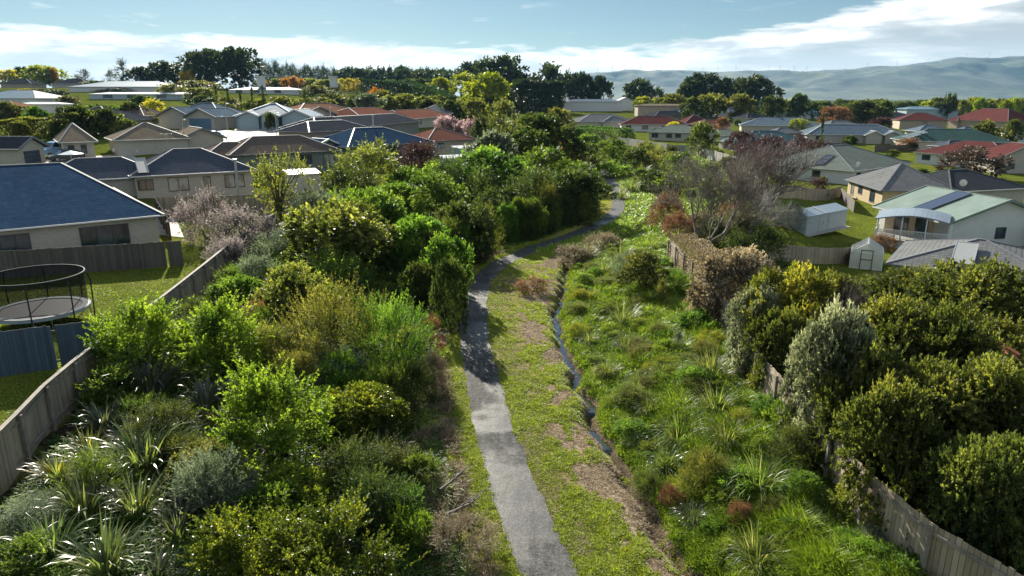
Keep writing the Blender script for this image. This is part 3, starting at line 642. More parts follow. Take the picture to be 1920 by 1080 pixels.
RM = dict(
    blue=roof_mat("roof_blue_tile", (0.026, 0.052, 0.092)), charcoal=roof_mat("roof_charcoal_tile", (0.075, 0.085, 0.105)), brown=roof_mat("roof_brown_tile", (0.135, 0.108, 0.088)),
    tan=roof_mat("roof_tan_tile", (0.20, 0.165, 0.12)), dark=roof_mat("roof_dark_tile", (0.045, 0.050, 0.058)), grey=roof_mat("roof_grey_tile", (0.15, 0.158, 0.165)), bluegrey=roof_mat("roof_blue_grey", (0.115, 0.155, 0.19)),
    green=roof_mat("roof_dark_green", (0.040, 0.085, 0.075), 'steel'), palegreen=roof_mat("roof_pale_green", (0.21, 0.27, 0.235), 'steel', 0.45), greengrey=roof_mat("roof_green_grey_tile", (0.14, 0.165, 0.145)),
    teal=roof_mat("roof_teal", (0.055, 0.125, 0.14), 'steel'), red=roof_mat("roof_red_tile", (0.115, 0.043, 0.040)), redbrown=roof_mat("roof_red_brown_tile", (0.17, 0.080, 0.058)), orange=roof_mat("roof_orange_tan_tile", (0.26, 0.145, 0.09)), terracotta=roof_mat("roof_terracotta", (0.42, 0.17, 0.10)),
    steelblue=roof_mat("roof_steel_blue", (0.13, 0.21, 0.27), 'steel'), white=roof_mat("roof_white_steel", (0.62, 0.63, 0.62), 'steel', 0.4, 0.06), shingle=roof_mat("roof_grey_shingle", (0.155, 0.16, 0.16)),
)
TAN = math.tan
def roof_wing(rb, cb, gb, wb, x0, y0, L, D, ax, ends, pitch, zE, wz=None, inset=0.5, hk=1.0):
    """one hip or gable wing on the eave rectangle (x0,y0,L,D); rb roof, cb ridge caps, gb gutters, wb walls"""
    A, B = (L, D) if ax == 'x' else (D, L); tp = TAN(math.radians(pitch)); rise = B / 2 * tp
    def T(a, b_, z): return (x0 + a, y0 + b_, z) if ax == 'x' else (x0 + b_, y0 + A - a, z)
    h0 = min(B / 2 * hk, A / 2) if ends[0] == 'h' else 0; h1 = min(B / 2 * hk, A / 2) if ends[1] == 'h' else 0
    zR = zE + rise; th = 0.17
    R0, R1 = (h0, B / 2, zR), (max(A - h1, h0 + 0.01), B / 2, zR)
    E = [(0, 0, zE), (A, 0, zE), (A, B, zE), (0, B, zE)]; sl = math.hypot(1, tp)
    faces = [([E[0], E[1], R1, R0], lambda p: (p[0], p[1] * sl)), ([E[2], E[3], R0, R1], lambda p: (-p[0], (B - p[1]) * sl))]
    if ends[0] == 'h': faces.append(([E[3], E[0], R0], lambda p: (-p[1], p[0] * sl)))
    if ends[1] == 'h': faces.append(([E[1], E[2], R1], lambda p: (p[1], (A - p[0]) * sl)))
    for fi, (pts, uvf) in enumerate(faces):
        gq = gb
        if fi == 1 and ends[0] == 'g' and ends[1] == 'g':
            gq = MB(); gb.extra = gq
        q = [T(*p) for p in pts]; uv = [uvf(p) for p in pts]
        rb.poly(q, uv); rb.poly([(a, b_, z - th) for a, b_, z in q][::-1], uv[::-1])
        for i in range(len(pts)):
            j = (i + 1) % len(pts); a, b_ = pts[i], pts[j]
            if abs(a[2] - b_[2]) < 1e-6 and a[2] < zE + 1e-6:      # eave: fascia and gutter
                A1, B1 = T(*a), T(*b_); rb.poly([(A1[0], A1[1], A1[2] - th), (B1[0], B1[1], B1[2] - th), B1, A1])
                gq.bar((A1[0], A1[1], zE - 0.07), (B1[0], B1[1], zE - 0.07), 0.13, 0.12)
            elif a[2] != b_[2] and ((ends[0] == 'g' and a[0] == 0 and b_[0] == 0) or (ends[1] == 'g' and a[0] >= A - 0.02 and b_[0] >= A - 0.02)):
                A1, B1 = T(*a), T(*b_); rb.poly([(A1[0], A1[1], A1[2] - th), (B1[0], B1[1], B1[2] - th), B1, A1])
                cb.bar((A1[0], A1[1], A1[2] - 0.03), (B1[0], B1[1], B1[2] - 0.03), 0.12, 0.26)
    def cap(a, b_): cb.bar(T(*a), T(*b_), 0.20, 0.10)
    if R1[0] - R0[0] > 0.1: cap(R0, R1)
    if ends[0] == 'h': cap(E[0], R0); cap(E[3], R0)
    if ends[1] == 'h': cap(E[1], R1); cap(E[2], R1)
    o = inset; zt = zE - th + o * tp - 0.03
    if wb is not None:
        c = [(o, o), (A - o, o), (A - o, B - o), (o, B - o)]; zb = -0.4 if wz is None else wz
        for i in range(4):
            a, b_ = c[i], c[(i + 1) % 4]; ln = math.hypot(b_[0] - a[0], b_[1] - a[1])
            wb.poly([T(*a, zb), T(*b_, zb), T(*b_, zt), T(*a, zt)], [(0, zb), (ln, zb), (ln, zt), (0, zt)])
        for k, en in ((0, ends[0]), (1, ends[1])):
            if en == 'g':
                aa = o if k == 0 else A - o; q = [T(aa, o, zt), T(aa, B - o, zt), T(aa, B / 2, zR - th - 0.03)]
                wb.poly(q if k else q[::-1], [(0, zt), (B, zt), (B / 2, zR)])
    return zt
def window_on(par, fr, side, L, D, s, w, z0, z1, inset=0.5, mat='glass', frame='darktrim', base=(0, 0)):
    """one window on wall f(ront) l(eft) r(ight): frame mesh with its pane as a child"""
    f = MB(); p = MB(); t = 0.07; n = max(1, round(w / 1.0)); d0, d1 = -0.05, 0.03
    def M(a, dpt, z):
        if side == 'f': return (base[0] + a, base[1] + inset + dpt, z)
        if side == 'l': return (base[0] + inset + dpt, base[1] + D - a, z)
        return (base[0] + L - inset - dpt, base[1] + a, z)
    def bx(mb, a0, a1, e0, e1, z_0, z_1):
        c0, c1 = M(a0, e0, z_0), M(a1, e1, z_1); mb.box(min(c0[0], c1[0]), min(c0[1], c1[1]), z_0, max(c0[0], c1[0]), max(c0[1], c1[1]), z_1)
    bx(f, s, s + w, d0, d1, z1 - t, z1); bx(f, s, s + w, d0 - 0.03, d1, z0, z0 + t)
    for i in range(n + 1):
        a = s + (w - t) * i / n; bx(f, a, a + t, d0, d1, z0 + t, z1 - t)
    bx(p, s + t * 0.5, s + w - t * 0.5, -0.015, 0.02, z0 + t, z1 - t)
    fo = f.build('window', MT[frame], par); p.build('pane', MT[mat], fo); return fo
HOUSES = []
def eave(c, zE):
    if len(c) == 3: return at_depth(*c)
    return P(c[0], c[1], zE)
def house(label, c, r, D, roof='grey', wall='cream', pitch=21, zE=2.55, ax='x', ends='hh', wings=(), wins=(), garage=None, cap=None, cat='house', name='house', wall_frame='darktrim', seed=0, chim=(), group=None, aerial=None, z=None, hk=1.0):
    """front eave between two photo pixels, D metres deep; wings (x0,y0,L,D,axis,ends,dz); wins (side,start,width,z0,z1[,mat])"""
    a = eave(c, zE); b_ = eave(r, zE); L = math.hypot(b_[0] - a[0], b_[1] - a[1])
    if len(c) == 3: z = min(G(a[0], a[1]), G(b_[0], b_[1])) ; zE = max(a[2] - z, 2.4)
    rz = math.atan2(b_[1] - a[1], b_[0] - a[0])
    gz = a[2] - zE if z is None else z
    e = empty(name, (a[0], a[1], gz), rz, label, cat, group)
    rb, cb, gb, wb = MB(), MB(), MB(), MB(); wing_g = []
    roof_wing(rb, cb, gb, wb, 0, 0, L, D, ax, ends, pitch, zE, hk=hk)
    for w in wings:
        x0, y0, l, d, ax2, en2 = w[:6]; dz = w[6] if len(w) > 6 else 0.0
        if l < 0: x0 = L + l if x0 is None else x0; l = -l
        if x0 is None: x0 = L - l
        gw = MB(); roof_wing(rb, cb, gw, wb, x0, y0, l, d, ax2, en2, pitch, zE + dz - 0.02); wing_g.append(gw)
    wo = wb.build('wall', MT[wall], e); ro = rb.build('roof', RM[roof], e); cb.build('ridge_cap', RM[cap] if cap in RM else MT[cap or 'gutter'], ro); 
    for g_ in [q_ for g0 in [gb] + wing_g for q_ in (g0, getattr(g0, 'extra', None)) if q_]: g_.build('gutter', MT['gutter' if wall not in ('white', 'cream') else 'trim'], ro)
    for w in wins:
        sd_, s, wd, z0, z1 = w[:5]; s = s if s >= 0 else L + s
        if sd_ == 'f' and s + wd > L - 0.4: wd = L - 0.6 - s
        if wd > 0.3: window_on(e, 0, sd_, L, D, s, wd, z0, z1, mat=w[5] if len(w) > 5 else 'glass', frame=wall_frame)
    if garage:
        s, w, m, off = garage; g = MB(); s = s if s >= 0 else L + s
        for k in range(4): g.box(s, off + 0.5 - 0.06 + 0.012 * (k % 2), 0.02 + 0.53 * k, s + w, off + 0.5 + 0.02, 0.02 + 0.53 * k + 0.51)
        g.build('garage_door', MT[m], e)
    for (cx_, cy_, h, kind) in chim:
        q = MB()
        if kind == 'flue': q.tube([(cx_, cy_, zE), (cx_, cy_, zE + h)], 0.13, 8); q.tube([(cx_, cy_, zE + h), (cx_, cy_, zE + h + 0.15)], 0.2, 8)
        else: q.box(cx_ - .4, cy_ - .3, zE, cx_ + .4, cy_ + .3, zE + h); q.box(cx_ - .46, cy_ - .36, zE + h, cx_ + .46, cy_ + .36, zE + h + .12)
        q.build('flue' if kind == 'flue' else 'chimney', MT['steel' if kind == 'flue' else 'darktrim'], ro)
    if aerial:
        ax_, ay_, h = aerial; q = MB(); q.tube([(ax_, ay_, zE), (ax_, ay_, zE + h)], 0.025, 5); q.bar((ax_ - .7, ay_, zE + h - .1), (ax_ + .7, ay_, zE + h - .1), .03)
        for k in range(6): q.bar((ax_ - .6 + .24 * k, ay_ - .3, zE + h - .1), (ax_ - .6 + .24 * k, ay_ + .3, zE + h - .1), .02)
        q.build('aerial', MT['steel'], ro)
    HOUSES.append((e, L, D, rz)); return e
def in_house(e, x, y, z): return e.matrix_basis @ Vector((x, y, z))
def auto_wins(L, sides='f', z0=0.9, z1=2.1, seed=0, D=10):
    rg = random.Random(seed); o = []
    for s in sides:
        ln = L if s == 'f' else D; a = 1.2
        while a < ln - 2.2:
            w = rg.choice([1.0, 1.6, 2.2, 1.4]); full = rg.random() < 0.2; o.append((s, a, min(w, ln - 1 - a), 0.15 if full else z0, z1, 'curtain' if rg.random() < 0.3 else 'glass')); a += w + rg.uniform(1.0, 2.6)
    return o
def fence(label, pts, h=1.8, mat='timber', post='post', side=1, pitch=0.15, step=2.4, rails=True, ragged=0.03, gaps=0.0, cap=False, name='fence', group=None, sink=0.25):
    """paling fence along world points: palings, rails and each post; side +1 puts posts on the right-hand face"""
    pts = [np.array(p[:2], float) for p in pts]; seg = np.array([np.linalg.norm(pts[i + 1] - pts[i]) for i in range(len(pts) - 1)]); cum = np.concatenate([[0], np.cumsum(seg)]); tot = cum[-1]
    PX_ = np.array([p[0] for p in pts]); PY_ = np.array([p[1] for p in pts])
    def pos(s): return np.array([np.interp(s, cum, PX_), np.interp(s, cum, PY_)])
    ss = np.arange(0, tot + 0.5, 0.5); gz = np.array([G(*pos(s)) for s in ss]); k = np.ones(9) / 9; gz = np.convolve(np.pad(gz, 4, mode='edge'), k, 'valid')
    gnd = lambda s: float(np.interp(s, ss, gz))
    x0, y0 = pos(0); e = empty(name, (x0, y0, gnd(0)), 0, label, 'fence', group); org = np.array([x0, y0, gnd(0)])
    rg = random.Random(int(tot * 100)); pb, rb = MB(), MB(); s = 0
    while s < tot - 0.02:
        w = min(pitch, tot - s); a, b_ = pos(s), pos(min(s + w * 0.985, tot)); d = (b_ - a) / max(np.linalg.norm(b_ - a), 1e-6); n = np.array([d[1], -d[0]])
        z = gnd(s + w / 2); hh = h + rg.uniform(-ragged, ragged)
        if rg.random() >= gaps:
            q = []
            for zz in (z - sink, z + hh):
                for (p, sg) in ((a, 1), (b_, 1), (b_, -1), (a, -1)): q.append((*(p + n * sg * 0.011 - org[:2]), zz - org[2]))
            u0, u1 = s, s + w * 0.999
            for fc, uu in (((0, 1, 5, 4), (u0, u1, u1, u0)), ((1, 2, 6, 5), (u1,) * 4), ((2, 3, 7, 6), (u1, u0, u0, u1)), ((3, 0, 4, 7), (u0,) * 4), ((4, 5, 6, 7), (u0, u1, u1, u0))):
                pb.poly([q[i] for i in fc], [(uu[j], q[i][2]) for j, i in enumerate(fc)])
        s += w
    pb.build('palings', MT[mat], e)
    s = 0; prev = None; nodes = []
    while s < tot + step * 0.4:
        s1 = min(s, tot); p = pos(s1); d = pos(min(s1 + .1, tot)) - pos(max(s1 - .1, 0)); d /= max(np.linalg.norm(d), 1e-6); n = np.array([d[1], -d[0]]) * side; nodes.append((p, n, gnd(s1)))
        s += step
    for i, (p, n, z) in enumerate(nodes):
        c = p + n * 0.115 - org[:2]; q = MB(); q.box(c[0] - .055, c[1] - .055, z - .5 - org[2], c[0] + .055, c[1] + .055, z + h * 0.985 - org[2]); q.build('post', MT[post], e)
        if i and rails:
            pp, pn, pz = nodes[i - 1]
            for fz in (0.18, 0.86):
                rb.bar((*(pp + pn * .037 - org[:2]), pz + h * fz - org[2]), (*(p + n * .037 - org[:2]), z + h * fz - org[2]), 0.05, 0.09)
            if cap: rb.bar((*(pp + pn * .03 - org[:2]), pz + h + 0.05 - org[2]), (*(p + n * .03 - org[:2]), z + h + 0.05 - org[2]), 0.16, 0.05)
    if rails: rb.build('rail', MT[post], e)
    return e

# ------------------------------------------------------------------ houses
def spx(c, r, px, zE=2.55, inset=0.5, z=1.5):
    """distance along a front wall at which it crosses photo column px"""
    a = P(c[0], c[1], zE); b_ = P(r[0], r[1], zE); u = (b_ - a)[:2]; u = u / np.linalg.norm(u); n = np.array([-u[1], u[0]])
    o = a[:2] + n * inset; g = a[2] - zE; k = (px - 960) / FPX; dz = (CAMH - g - z) * SP
    return float((k * (o[1] * CP + dz) - o[0]) / (u[0] - k * u[1] * CP))
def FW(c, r, *ws):
    o = []
    for w in ws:
        s0, s1 = spx(c, r, w[0]), spx(c, r, w[1]); o.append(('f', max(s0, 0.6), max(s1 - s0, 0.5), *w[2:]))
    return o

c, r = (-150, 445), (308, 405)
h1 = house("cream bungalow under a broad deep blue hip roof, behind the trampoline lawn", c, r, 24, 'blue', 'cream', 17, zE=2.6, hk=.45, wins=FW(c, r, (-60, 56, 0.05, 2.1), (148, 240, 0.05, 2.1)) + [('r', 4, 2, .9, 2.1), ('r', 12, 1.6, .9, 2.1)], chim=[(24, 8.0, 3.4, 'flue')], aerial=None)
c, r = (243, 331), (484, 329)
h2 = house("long cream house under a charcoal tiled roof, behind a straight grey paling fence", c, r, 10.5, 'charcoal', 'cream', 25, wings=[(-9, 1.2, 13, 8.5, 'x', 'hh', -0.2)],
    wins=FW(c, r, (258, 288, .9, 2.1), (315, 354, .6, 2.15, 'curtain'), (381, 395, .9, 2.1, 'curtain'), (421, 458, .6, 2.15, 'curtain')) + [('r', 3, 1.6, .9, 2.1), ('r', 8, 1.2, .9, 2.1)], aerial=(5, 8, 4.2))
c, r = (430, 291), (642, 298)
h3 = house("brown tiled hip roofed house with dark sage walls, next beyond the charcoal roof", c, r, 9, 'brown', 'greenwall', 25, wins=FW(c, r, (560, 585, .8, 2.1), (606, 628, .2, 2.1, 'curtain')) + [('r', 3, 1.8, .9, 2.1), ('r', 7.5, 1.2, .9, 2.1)], wings=[(-3, 1.5, 9, 7, 'x', 'hh', -.2)])
c, r = (36, 279), (92, 268)
h4 = house("small dark roofed gable house with a navy garage door facing the driveway", c, r, 14, 'dark', 'cream', 27, ax='y', ends='gg', garage=(spx(c, r, 45), 2.9, 'door', 0), wins=[('l', 3, 1.4, .9, 2.0)])
c, r = (110, 267), (183, 262)
h5 = house("tan and charcoal tiled house with two stepped hip ends, left of the small white car", c, r, 11, 'tan', 'cream', 24, wings=[(6.5, -1.2, 10.5, 10, 'x', 'hh', .15), (15.5, -0.2, 7, 9.4, 'y', 'gg', -.05)], wins=FW(c, r, (128, 140, .9, 2.1), (152, 163, .9, 2.1)) + [('f', 9, 1.4, .9, 2.1)])
house("low house with a nearly black hip roof behind a row of clipped shrubs", (82, 227), (214, 227), 15, 'dark', 'tanwall', 19, wins=[('f', 4, 1.6, .9, 2.1), ('f', 11, 1.6, .9, 2.1)])
house("small brown roofed house half hidden behind a yellowing garden tree", (205, 217), (270, 217), 11, 'brown', 'cream', 21, wins=[('f', 3, 1.6, .9, 2.1)])
c, r = (300, 217), (414, 218)
h7 = house("cream house with two blue grey front gables and a wide blue garage door", c, r, 12, 'bluegrey', 'cream', 24, wings=[(0.4, -2.0, 8.2, 9, 'y', 'gg', .02), (7.9, -3.0, 7.2, 10, 'y', 'gg', -.04)], wins=[('f', 2.5, 2.0, .9, 2.0)], garage=(8.9, 5.0, 'doorblue', -3.0))
c, r = (436, 218), (556, 218)
h8 = house("pale blue and white house with three small front gables beside the end of the street", c, r, 12, 'steelblue', 'teal', 23, wings=[(1.0, -1.2, 5, 8, 'y', 'gg', 0), (6.0, -2.2, 4.4, 8, 'y', 'gg', .05), (10.4, -2.8, 6.6, 10, 'y', 'gg', .02)], wins=[('f', 2.2, 1.5, .9, 2.0), ('f', 7.2, 1.2, .2, 2.1), ('f', 12.4, 1.2, .8, 2.1)], cap='trim')
house("orange tan tiled house with a pale front gable, right of the pale blue house", (553, 216), (690, 218), 13, 'orange', 'tanwall', 21, wings=[(.8, -1.5, 9, 10, 'y', 'gg', .03)], wins=[('f', 5, 1.8, .9, 2.1), ('f', 12, 1.8, .9, 2.1)])
house("dark roofed house with two long parallel ridges, in the shade beyond the street", (580, 248), (700, 252), 8, 'dark', 'tanwall', 22, cap='trim', wings=[(6, 4, 14, 9, 'x', 'hh', .3)])
house("wide dark hip roofed house with a roof aerial, behind the plain blue hip roof", (640, 241), (790, 239), 10, 'dark', 'greenwall', 21, cap='trim', aerial=(8, 6, 4.6), chim=[(6, 5, 3.6, 'flue')])
c, r = (652, 276), (816, 284)
h12 = house("house with a plain dark blue hip roof facing the reserve and a pale side gable", c, r, 13, 'blue', 'greenwall', 22, cap='trim', wings=[(-4.5, 3.5, 7, 7, 'y', 'gg', -.2)], wins=[('f', 9, 2.2, .6, 2.1), ('r', 3, 1.5, .9, 2.1), ('r', 7, 1.4, .9, 2.1)], chim=[(11, 7, 4.6, 'flue')])
house("brown tiled house with a sunlit tan streaked slope, right of the blue hip roof", (800, 265), (897, 269), 12, 'redbrown', 'tanwall', 21, wins=[('f', 3, 1.6, .9, 2.1)])
house("brown roofed house beside a pink blossom tree", (762, 224), (846, 224), 12, 'redbrown', 'cream', 20, wins=[('f', 9, 1.4, .9, 2.1), ('f', 12.5, 1.4, .9, 2.1)])
house("grey hip roofed house behind the brown roof beside the blossom", (775, 212, 230), (850, 212, 230), 14, 'grey', 'cream', 20)
house("reddish brown roofed house at the foot of the curved dark hedge", (680, 222), (762, 222), 12, 'redbrown', 'tanwall', 20)
# far left
house("long blue steel roofed hall with a white ridge strip on the rise", (128, 180, 330), (318, 179, 330), 26, 'steelblue', 'white', 12, zE=3.4, cat='hall', name='hall')
house("long low white roofed building in front of the blue hall", (165, 188, 290), (358, 188, 290), 12, 'white', 'teal', 7, zE=3.0, cat='hall', name='hall', wins=[('f', 6, 4, .8, 2.2), ('f', 16, 4, .8, 2.2), ('f', 28, 4, .8, 2.2)])
house("blue roofed house cut off by the left edge of the view, on the rise", (-60, 184, 260), (66, 185, 255), 18, 'steelblue', 'white', 18, zE=2.8)
house("white low shed row below the blue roofed house", (20, 195, 230), (112, 195, 230), 8, 'white', 'white', 9)
house("red tiled house in the hedges near the yellow leaved trees", (-30, 200, 215), (28, 200, 215), 10, 'orange', 'tanwall', 20)
house("dark roofed house below the yellow trees on the skyline", (0, 164, 400), (60, 165, 400), 14, 'dark', 'tanwall', 22)
house("dark roofed house on the rise behind the long blue hall", (95, 164, 400), (165, 164, 400), 14, 'dark', 'cream', 22)
house("white flat roofed building at the foot of the big dark gums", (362, 165, 380), (398, 165, 380), 10, 'white', 'white', 8)
hw = house("long white building with small square towers behind the cypress columns", (425, 170, 330), (562, 170, 330), 14, 'steelblue', 'white', 10, zE=4.2, cat='hall', name='hall', wins=[('f', 4, 3, 1, 2.6), ('f', 12, 3, 1, 2.6), ('f', 22, 3, 1, 2.6)])
for xx in (13, 47):
    q = MB(); q.box(xx, 4, 3.5, xx + 3, 7, 8.2); q.box(xx - .3, 3.7, 8.2, xx + 3.3, 7.3, 8.6); q.build('tower', MT['white'], hw)
house("small pale roofed house among the orchard trees below the golden poplars", (622, 195, 260), (655, 195, 260), 9, 'tan', 'cream', 15)

# right of the reserve
house("grey hip roofed house beyond the far end of the pale fence", (1086, 228), (1192, 226), 15, 'grey', 'cream', 20, wings=[(9, -1.5, 12, 10, 'y', 'hh', -.1)])
c, r = (1163, 233), (1290, 234)
house("long red tiled house with cream walls overlooking the reserve", c, r, 13, 'red', 'white', 23, wins=[('f', 2, 2, .8, 2.1), ('f', 8, 2.2, .8, 2.1), ('f', 15, 2, .9, 2.1)])
house("red tiled wing house with a steep sunlit left slope, right of the long red house", (1284, 231), (1334, 231), 12, 'red', 'white', 28)
c, r = (1213, 247), (1312, 251)
house("cream house under a dark green roof, directly behind the pale fence", c, r, 12, 'greengrey', 'cream', 19, wins=FW(c, r, (1222, 1234, .8, 2.1), (1249, 1260, .8, 2.1), (1266, 1277, .9, 2.1)))
house("blue grey roofed house with a broad chimney above the red roofs", (1310, 214), (1446, 212), 16, 'bluegrey', 'cream', 21, wins=[('f', 3, 2, .9, 2.1), ('f', 18, 4, .2, 2.1)], wings=[(13, -2, 7, 10, 'y', 'hh', .1)])
house("wide slate grey hip roofed house with a small black vent", (1388, 235), (1545, 238), 15, 'bluegrey', 'cream', 20, chim=[(13, 8, 3.4, 'box')])
house("house with a dark teal steel roof behind the purple bare trees", (1392, 269), (1524, 266), 14, 'teal', 'cream', 23)
house("pale house with teal roof and two white gables in the middle distance", (1440, 214), (1552, 215), 12, 'teal', 'white', 24, wings=[(9, -1.5, 6.5, 9, 'y', 'gg', .05), (18, -2, 7, 9, 'y', 'gg', 0)], cap='trim', wins=[('f', 19.5, 1.5, .9, 2.1), ('f', 22, 1.5, .9, 2.1)])
c, r = (1512, 252), (1700, 254)
house("blue roofed house with two white triangular gables over a brown fence", c, r, 13, 'bluegrey', 'cream', 24, wings=[(16.5, -1.6, 5.4, 9, 'y', 'gg', 0), (22, -1.2, 5.0, 9, 'y', 'gg', .04)], cap='trim', wins=[('f', 3, 2, .9, 2.1), ('f', 17.6, 2.6, .8, 2.0)])
house("dark charcoal hip roofed house left of the tall red roofs", (1613, 224), (1728, 222), 15, 'dark', 'tanwall', 21)
house("broad red tiled house with tan brick walls and one dark tall window", (1686, 225), (1780, 226), 14, 'red', 'tanwall', 22, zE=3.6, wins=[('f', 9, 1.6, 1, 3.0)])
house("red tiled house with the steepest red hip roof and a small entrance arch", (1776, 224), (1890, 228), 17, 'red', 'tanwall', 29, zE=3.4, wings=[(2, -1.5, 5, 8, 'y', 'hh', -.4)], wins=[('f', 3.4, 1.6, .3, 2.3)])
hs = house("dark green roofed house with rows of small solar panels on its left slope", (1698, 264), (1900, 268), 15, 'green', 'cream', 22, cap='palegreen', wins=[('f', 2, 1.6, .9, 2.1)])
house("maroon red tiled house with a long low slope, behind the round bare brown tree", (1712, 285), (1890, 300), 15, 'red', 'white', 21, wins=[('f', 2, 2, .9, 2.1), ('f', 8, 1.5, .9, 2.1)])
house("red tiled house cut off by the right edge of the view with a dark window", (1868, 300), (1990, 300), 12, 'red', 'cream', 26, ax='y', ends='hg', zE=2.8, wins=[('f', 3, 1.4, .9, 2.1)])
house("blue steel roofed warehouse at the far right below the hills", (1700, 205, 420), (1800, 205, 420), 18, 'steelblue', 'teal', 10, zE=4, cat='hall', name='hall')
house("white and blue roofed building at the far right edge", (1868, 222), (1960, 224), 16, 'white', 'teal', 14, zE=3)
house("grey roofed low house between the teal roof and the cypress", (1350, 254), (1400, 250), 9, 'greengrey', 'cream', 18)
house("long low white shed on the plain in front of the dark pines", (1055, 190, 380), (1170, 190, 380), 14, 'white', 'white', 9, cat='hall', name='hall')
house("bright white gable roofed barn beyond the reserve", (1160, 189, 400), (1190, 189, 400), 16, 'white', 'white', 24, ax='y', ends='gg', cat='barn', name='barn')
house("flat brown fenced yard building beyond the grey roofs", (1195, 198, 330), (1300, 198, 330), 10, 'tan', 'tanwall', 8)

for lb_, c_, r_, D_, ro_, wl_ in [
    ("low dark roofed house behind the brown fence of the twin gables", (1545, 284), (1628, 282), 8, 'dark', 'cream'),
    ("small charcoal house left of the broad red tiled house", (1640, 247), (1690, 246), 9, 'charcoal', 'cream'),
    ("slate roofed house below the broad red tiled house", (1722, 246), (1785, 246), 9, 'bluegrey', 'cream'),
    ("grey roofed house between the slim cypress and the white gables", (1556, 236), (1618, 235), 9, 'grey', 'cream'),
    ("low grey roofed house left of the slim cypress", (1452, 250), (1508, 249), 8, 'grey', 'tanwall'),
    ("teal roofed house at the right edge above the green solar roof", (1895, 252), (1975, 254), 11, 'teal', 'white'),
    ("brown roofed house behind the dark bushy tree", (1318, 234), (1376, 232), 9, 'redbrown', 'cream'),
    ("dark roofed house behind the long red tiled house", (1228, 217), (1296, 216), 9, 'dark', 'tanwall'),
    ("pale grey roofed house under the hill foot beside the mounded bronze tree", (1575, 212), (1625, 212), 9, 'grey', 'cream'),
    ("blue grey roofed house at the foot of the steep red roof", (1805, 250), (1868, 249), 9, 'bluegrey', 'cream'),
    ("small dark roofed house between the blue grey chimney roof and the teal gables", (1400, 222), (1446, 222), 9, 'dark', 'cream'),
    ("charcoal roofed house behind the maroon roof's low slope", (1775, 275), (1840, 274), 7, 'charcoal', 'cream'),
    ("tan roofed house on the far side of the steep red roof", (1905, 232), (1965, 233), 9, 'brown', 'tanwall')]:
    house(lb_, c_, r_, D_, ro_, wl_, 22, wins=[('f', 2, 1.6, .9, 2.1), ('f', 6, 1.4, .9, 2.1)])
c, r = (1602, 321), (1712, 306)
h13 = house("green grey tiled house with white walls and a skylight, beside the bright lawn strip", c, r, 19, 'greengrey', 'white', 21, wins=[('l', 2.0, 1.5, .3, 2.1), ('l', 6, 1.8, .9, 2.1), ('l', 11, 1.6, .9, 2.1), ('f', 2, 1.6, .9, 2.1)])
c, r = (1652, 357), (1800, 359)
h14 = house("yellow brick house under a dark grey pyramid roof with a satellite dish", c, r, 14.5, 'shingle', 'yellow', 24, ends='hh', wins=[('f', 5.5, 2.0, .3, 2.1), ('f', 9, 1.2, .9, 2.1), ('l', 2.0, 1.2, .3, 2.1, 'curtain'), ('l', 5.0, 1.6, .9, 2.1), ('l', 9.6, 1.8, .3, 2.1)])
house("dark roofed house behind the mint green roof, with a grey green left slope", (1784, 360), (1935, 352), 12, 'dark', 'cream', 21, cap='greengrey')
c, r = (1779, 420), (1996, 414)
h16 = house("white gabled house with a pale mint green steel roof and a raised veranda", c, r, 12, 'palegreen', 'white', 19, ax='y', ends='gg', zE=2.7, cap='palegreen', wings=[(9.4, -3.4, 8, 9, 'y', 'hh', -.5)], wins=[('f', 6, 1.2, .9, 2.1)])
c, r = (1661, 493), (2010, 536)
h17 = house("dark grey shingle roofed house with a pale solar water panel, behind the tall hedge", c, r, 11, 'shingle', 'teal', 17, ax='x', ends='hh', zE=2.5, wins=[('f', 4, 2, .9, 2.0)])
house("house with a sunlit terracotta tiled roof glimpsed through the tall dark hedge trees", (1850, 745), (2060, 755), 7, 'terracotta', 'tanwall', 16, zE=2.3, cap='terracotta')

# fittings lying on roofs: panels and dishes
def roof_pt(e, x, y, zE, pitch, along):   # along: height above a slope rising from 'left' (x=0) or 'front' (y=0)
    return (x, y, zE + (x if along == 'l' else y) * TAN(math.radians(pitch)))
pv = plain("solar_cell", (0.03, 0.045, 0.08), 0.15, spec=0.8); alu = plain("aluminium", (0.6, 0.6, 0.6), 0.4, metal=0.6); pale_panel = plain("pale_panel", (0.36, 0.37, 0.35), 0.4, var=0.05)
def slope_panel(e, x0, y0, w, l, zE, pitch, side, name, label, cat, mat, frame, lift=0.10, group=None):
    """flat panel lying on a left ('l') or front ('f') roof slope; w along the eave, l up the slope"""
    t = math.radians(pitch); q = empty(name, in_house(e, x0, y0, zE + (x0 if side == 'l' else y0) * math.tan(t) + lift), e.rotation_euler.z, label, cat, group)
    q.rotation_euler = (0, 0, e.rotation_euler.z + (0 if side == 'f' else -math.pi / 2)); 
    m_ = Matrix.Rotation(q.rotation_euler.z, 4, 'Z') @ Matrix.Rotation(t, 4, 'X'); q.rotation_euler = m_.to_euler()
    f = MB(); f.box(0, 0, 0, w, .06, .08); f.box(0, l - .06, 0, w, l, .08); f.box(0, .06, 0, .06, l - .06, .08); f.box(w - .06, .06, 0, w, l - .06, .08); f.build('panel_frame', MT['steel'] if frame is None else frame, q)
    p = MB(); p.box(.06, .06, 0.01, w - .06, l - .06, .06); p.build('panel_face', mat, q); return q
slope_panel(h17, 4.2, 0.7, 1.5, 3.6, 2.5, 17, 'f', 'solar_panel', "long pale solar water panel lying on the dark grey shingle roof", 'solar panel', pale_panel, alu, 0.25)
slope_panel(h16, 1.3, 7.0, 2.2, 5.4, 2.7, 19, 'l', 'skylight', "dark blue flat panel on the left slope of the mint green roof", 'solar panel', pv, MT['darktrim'])
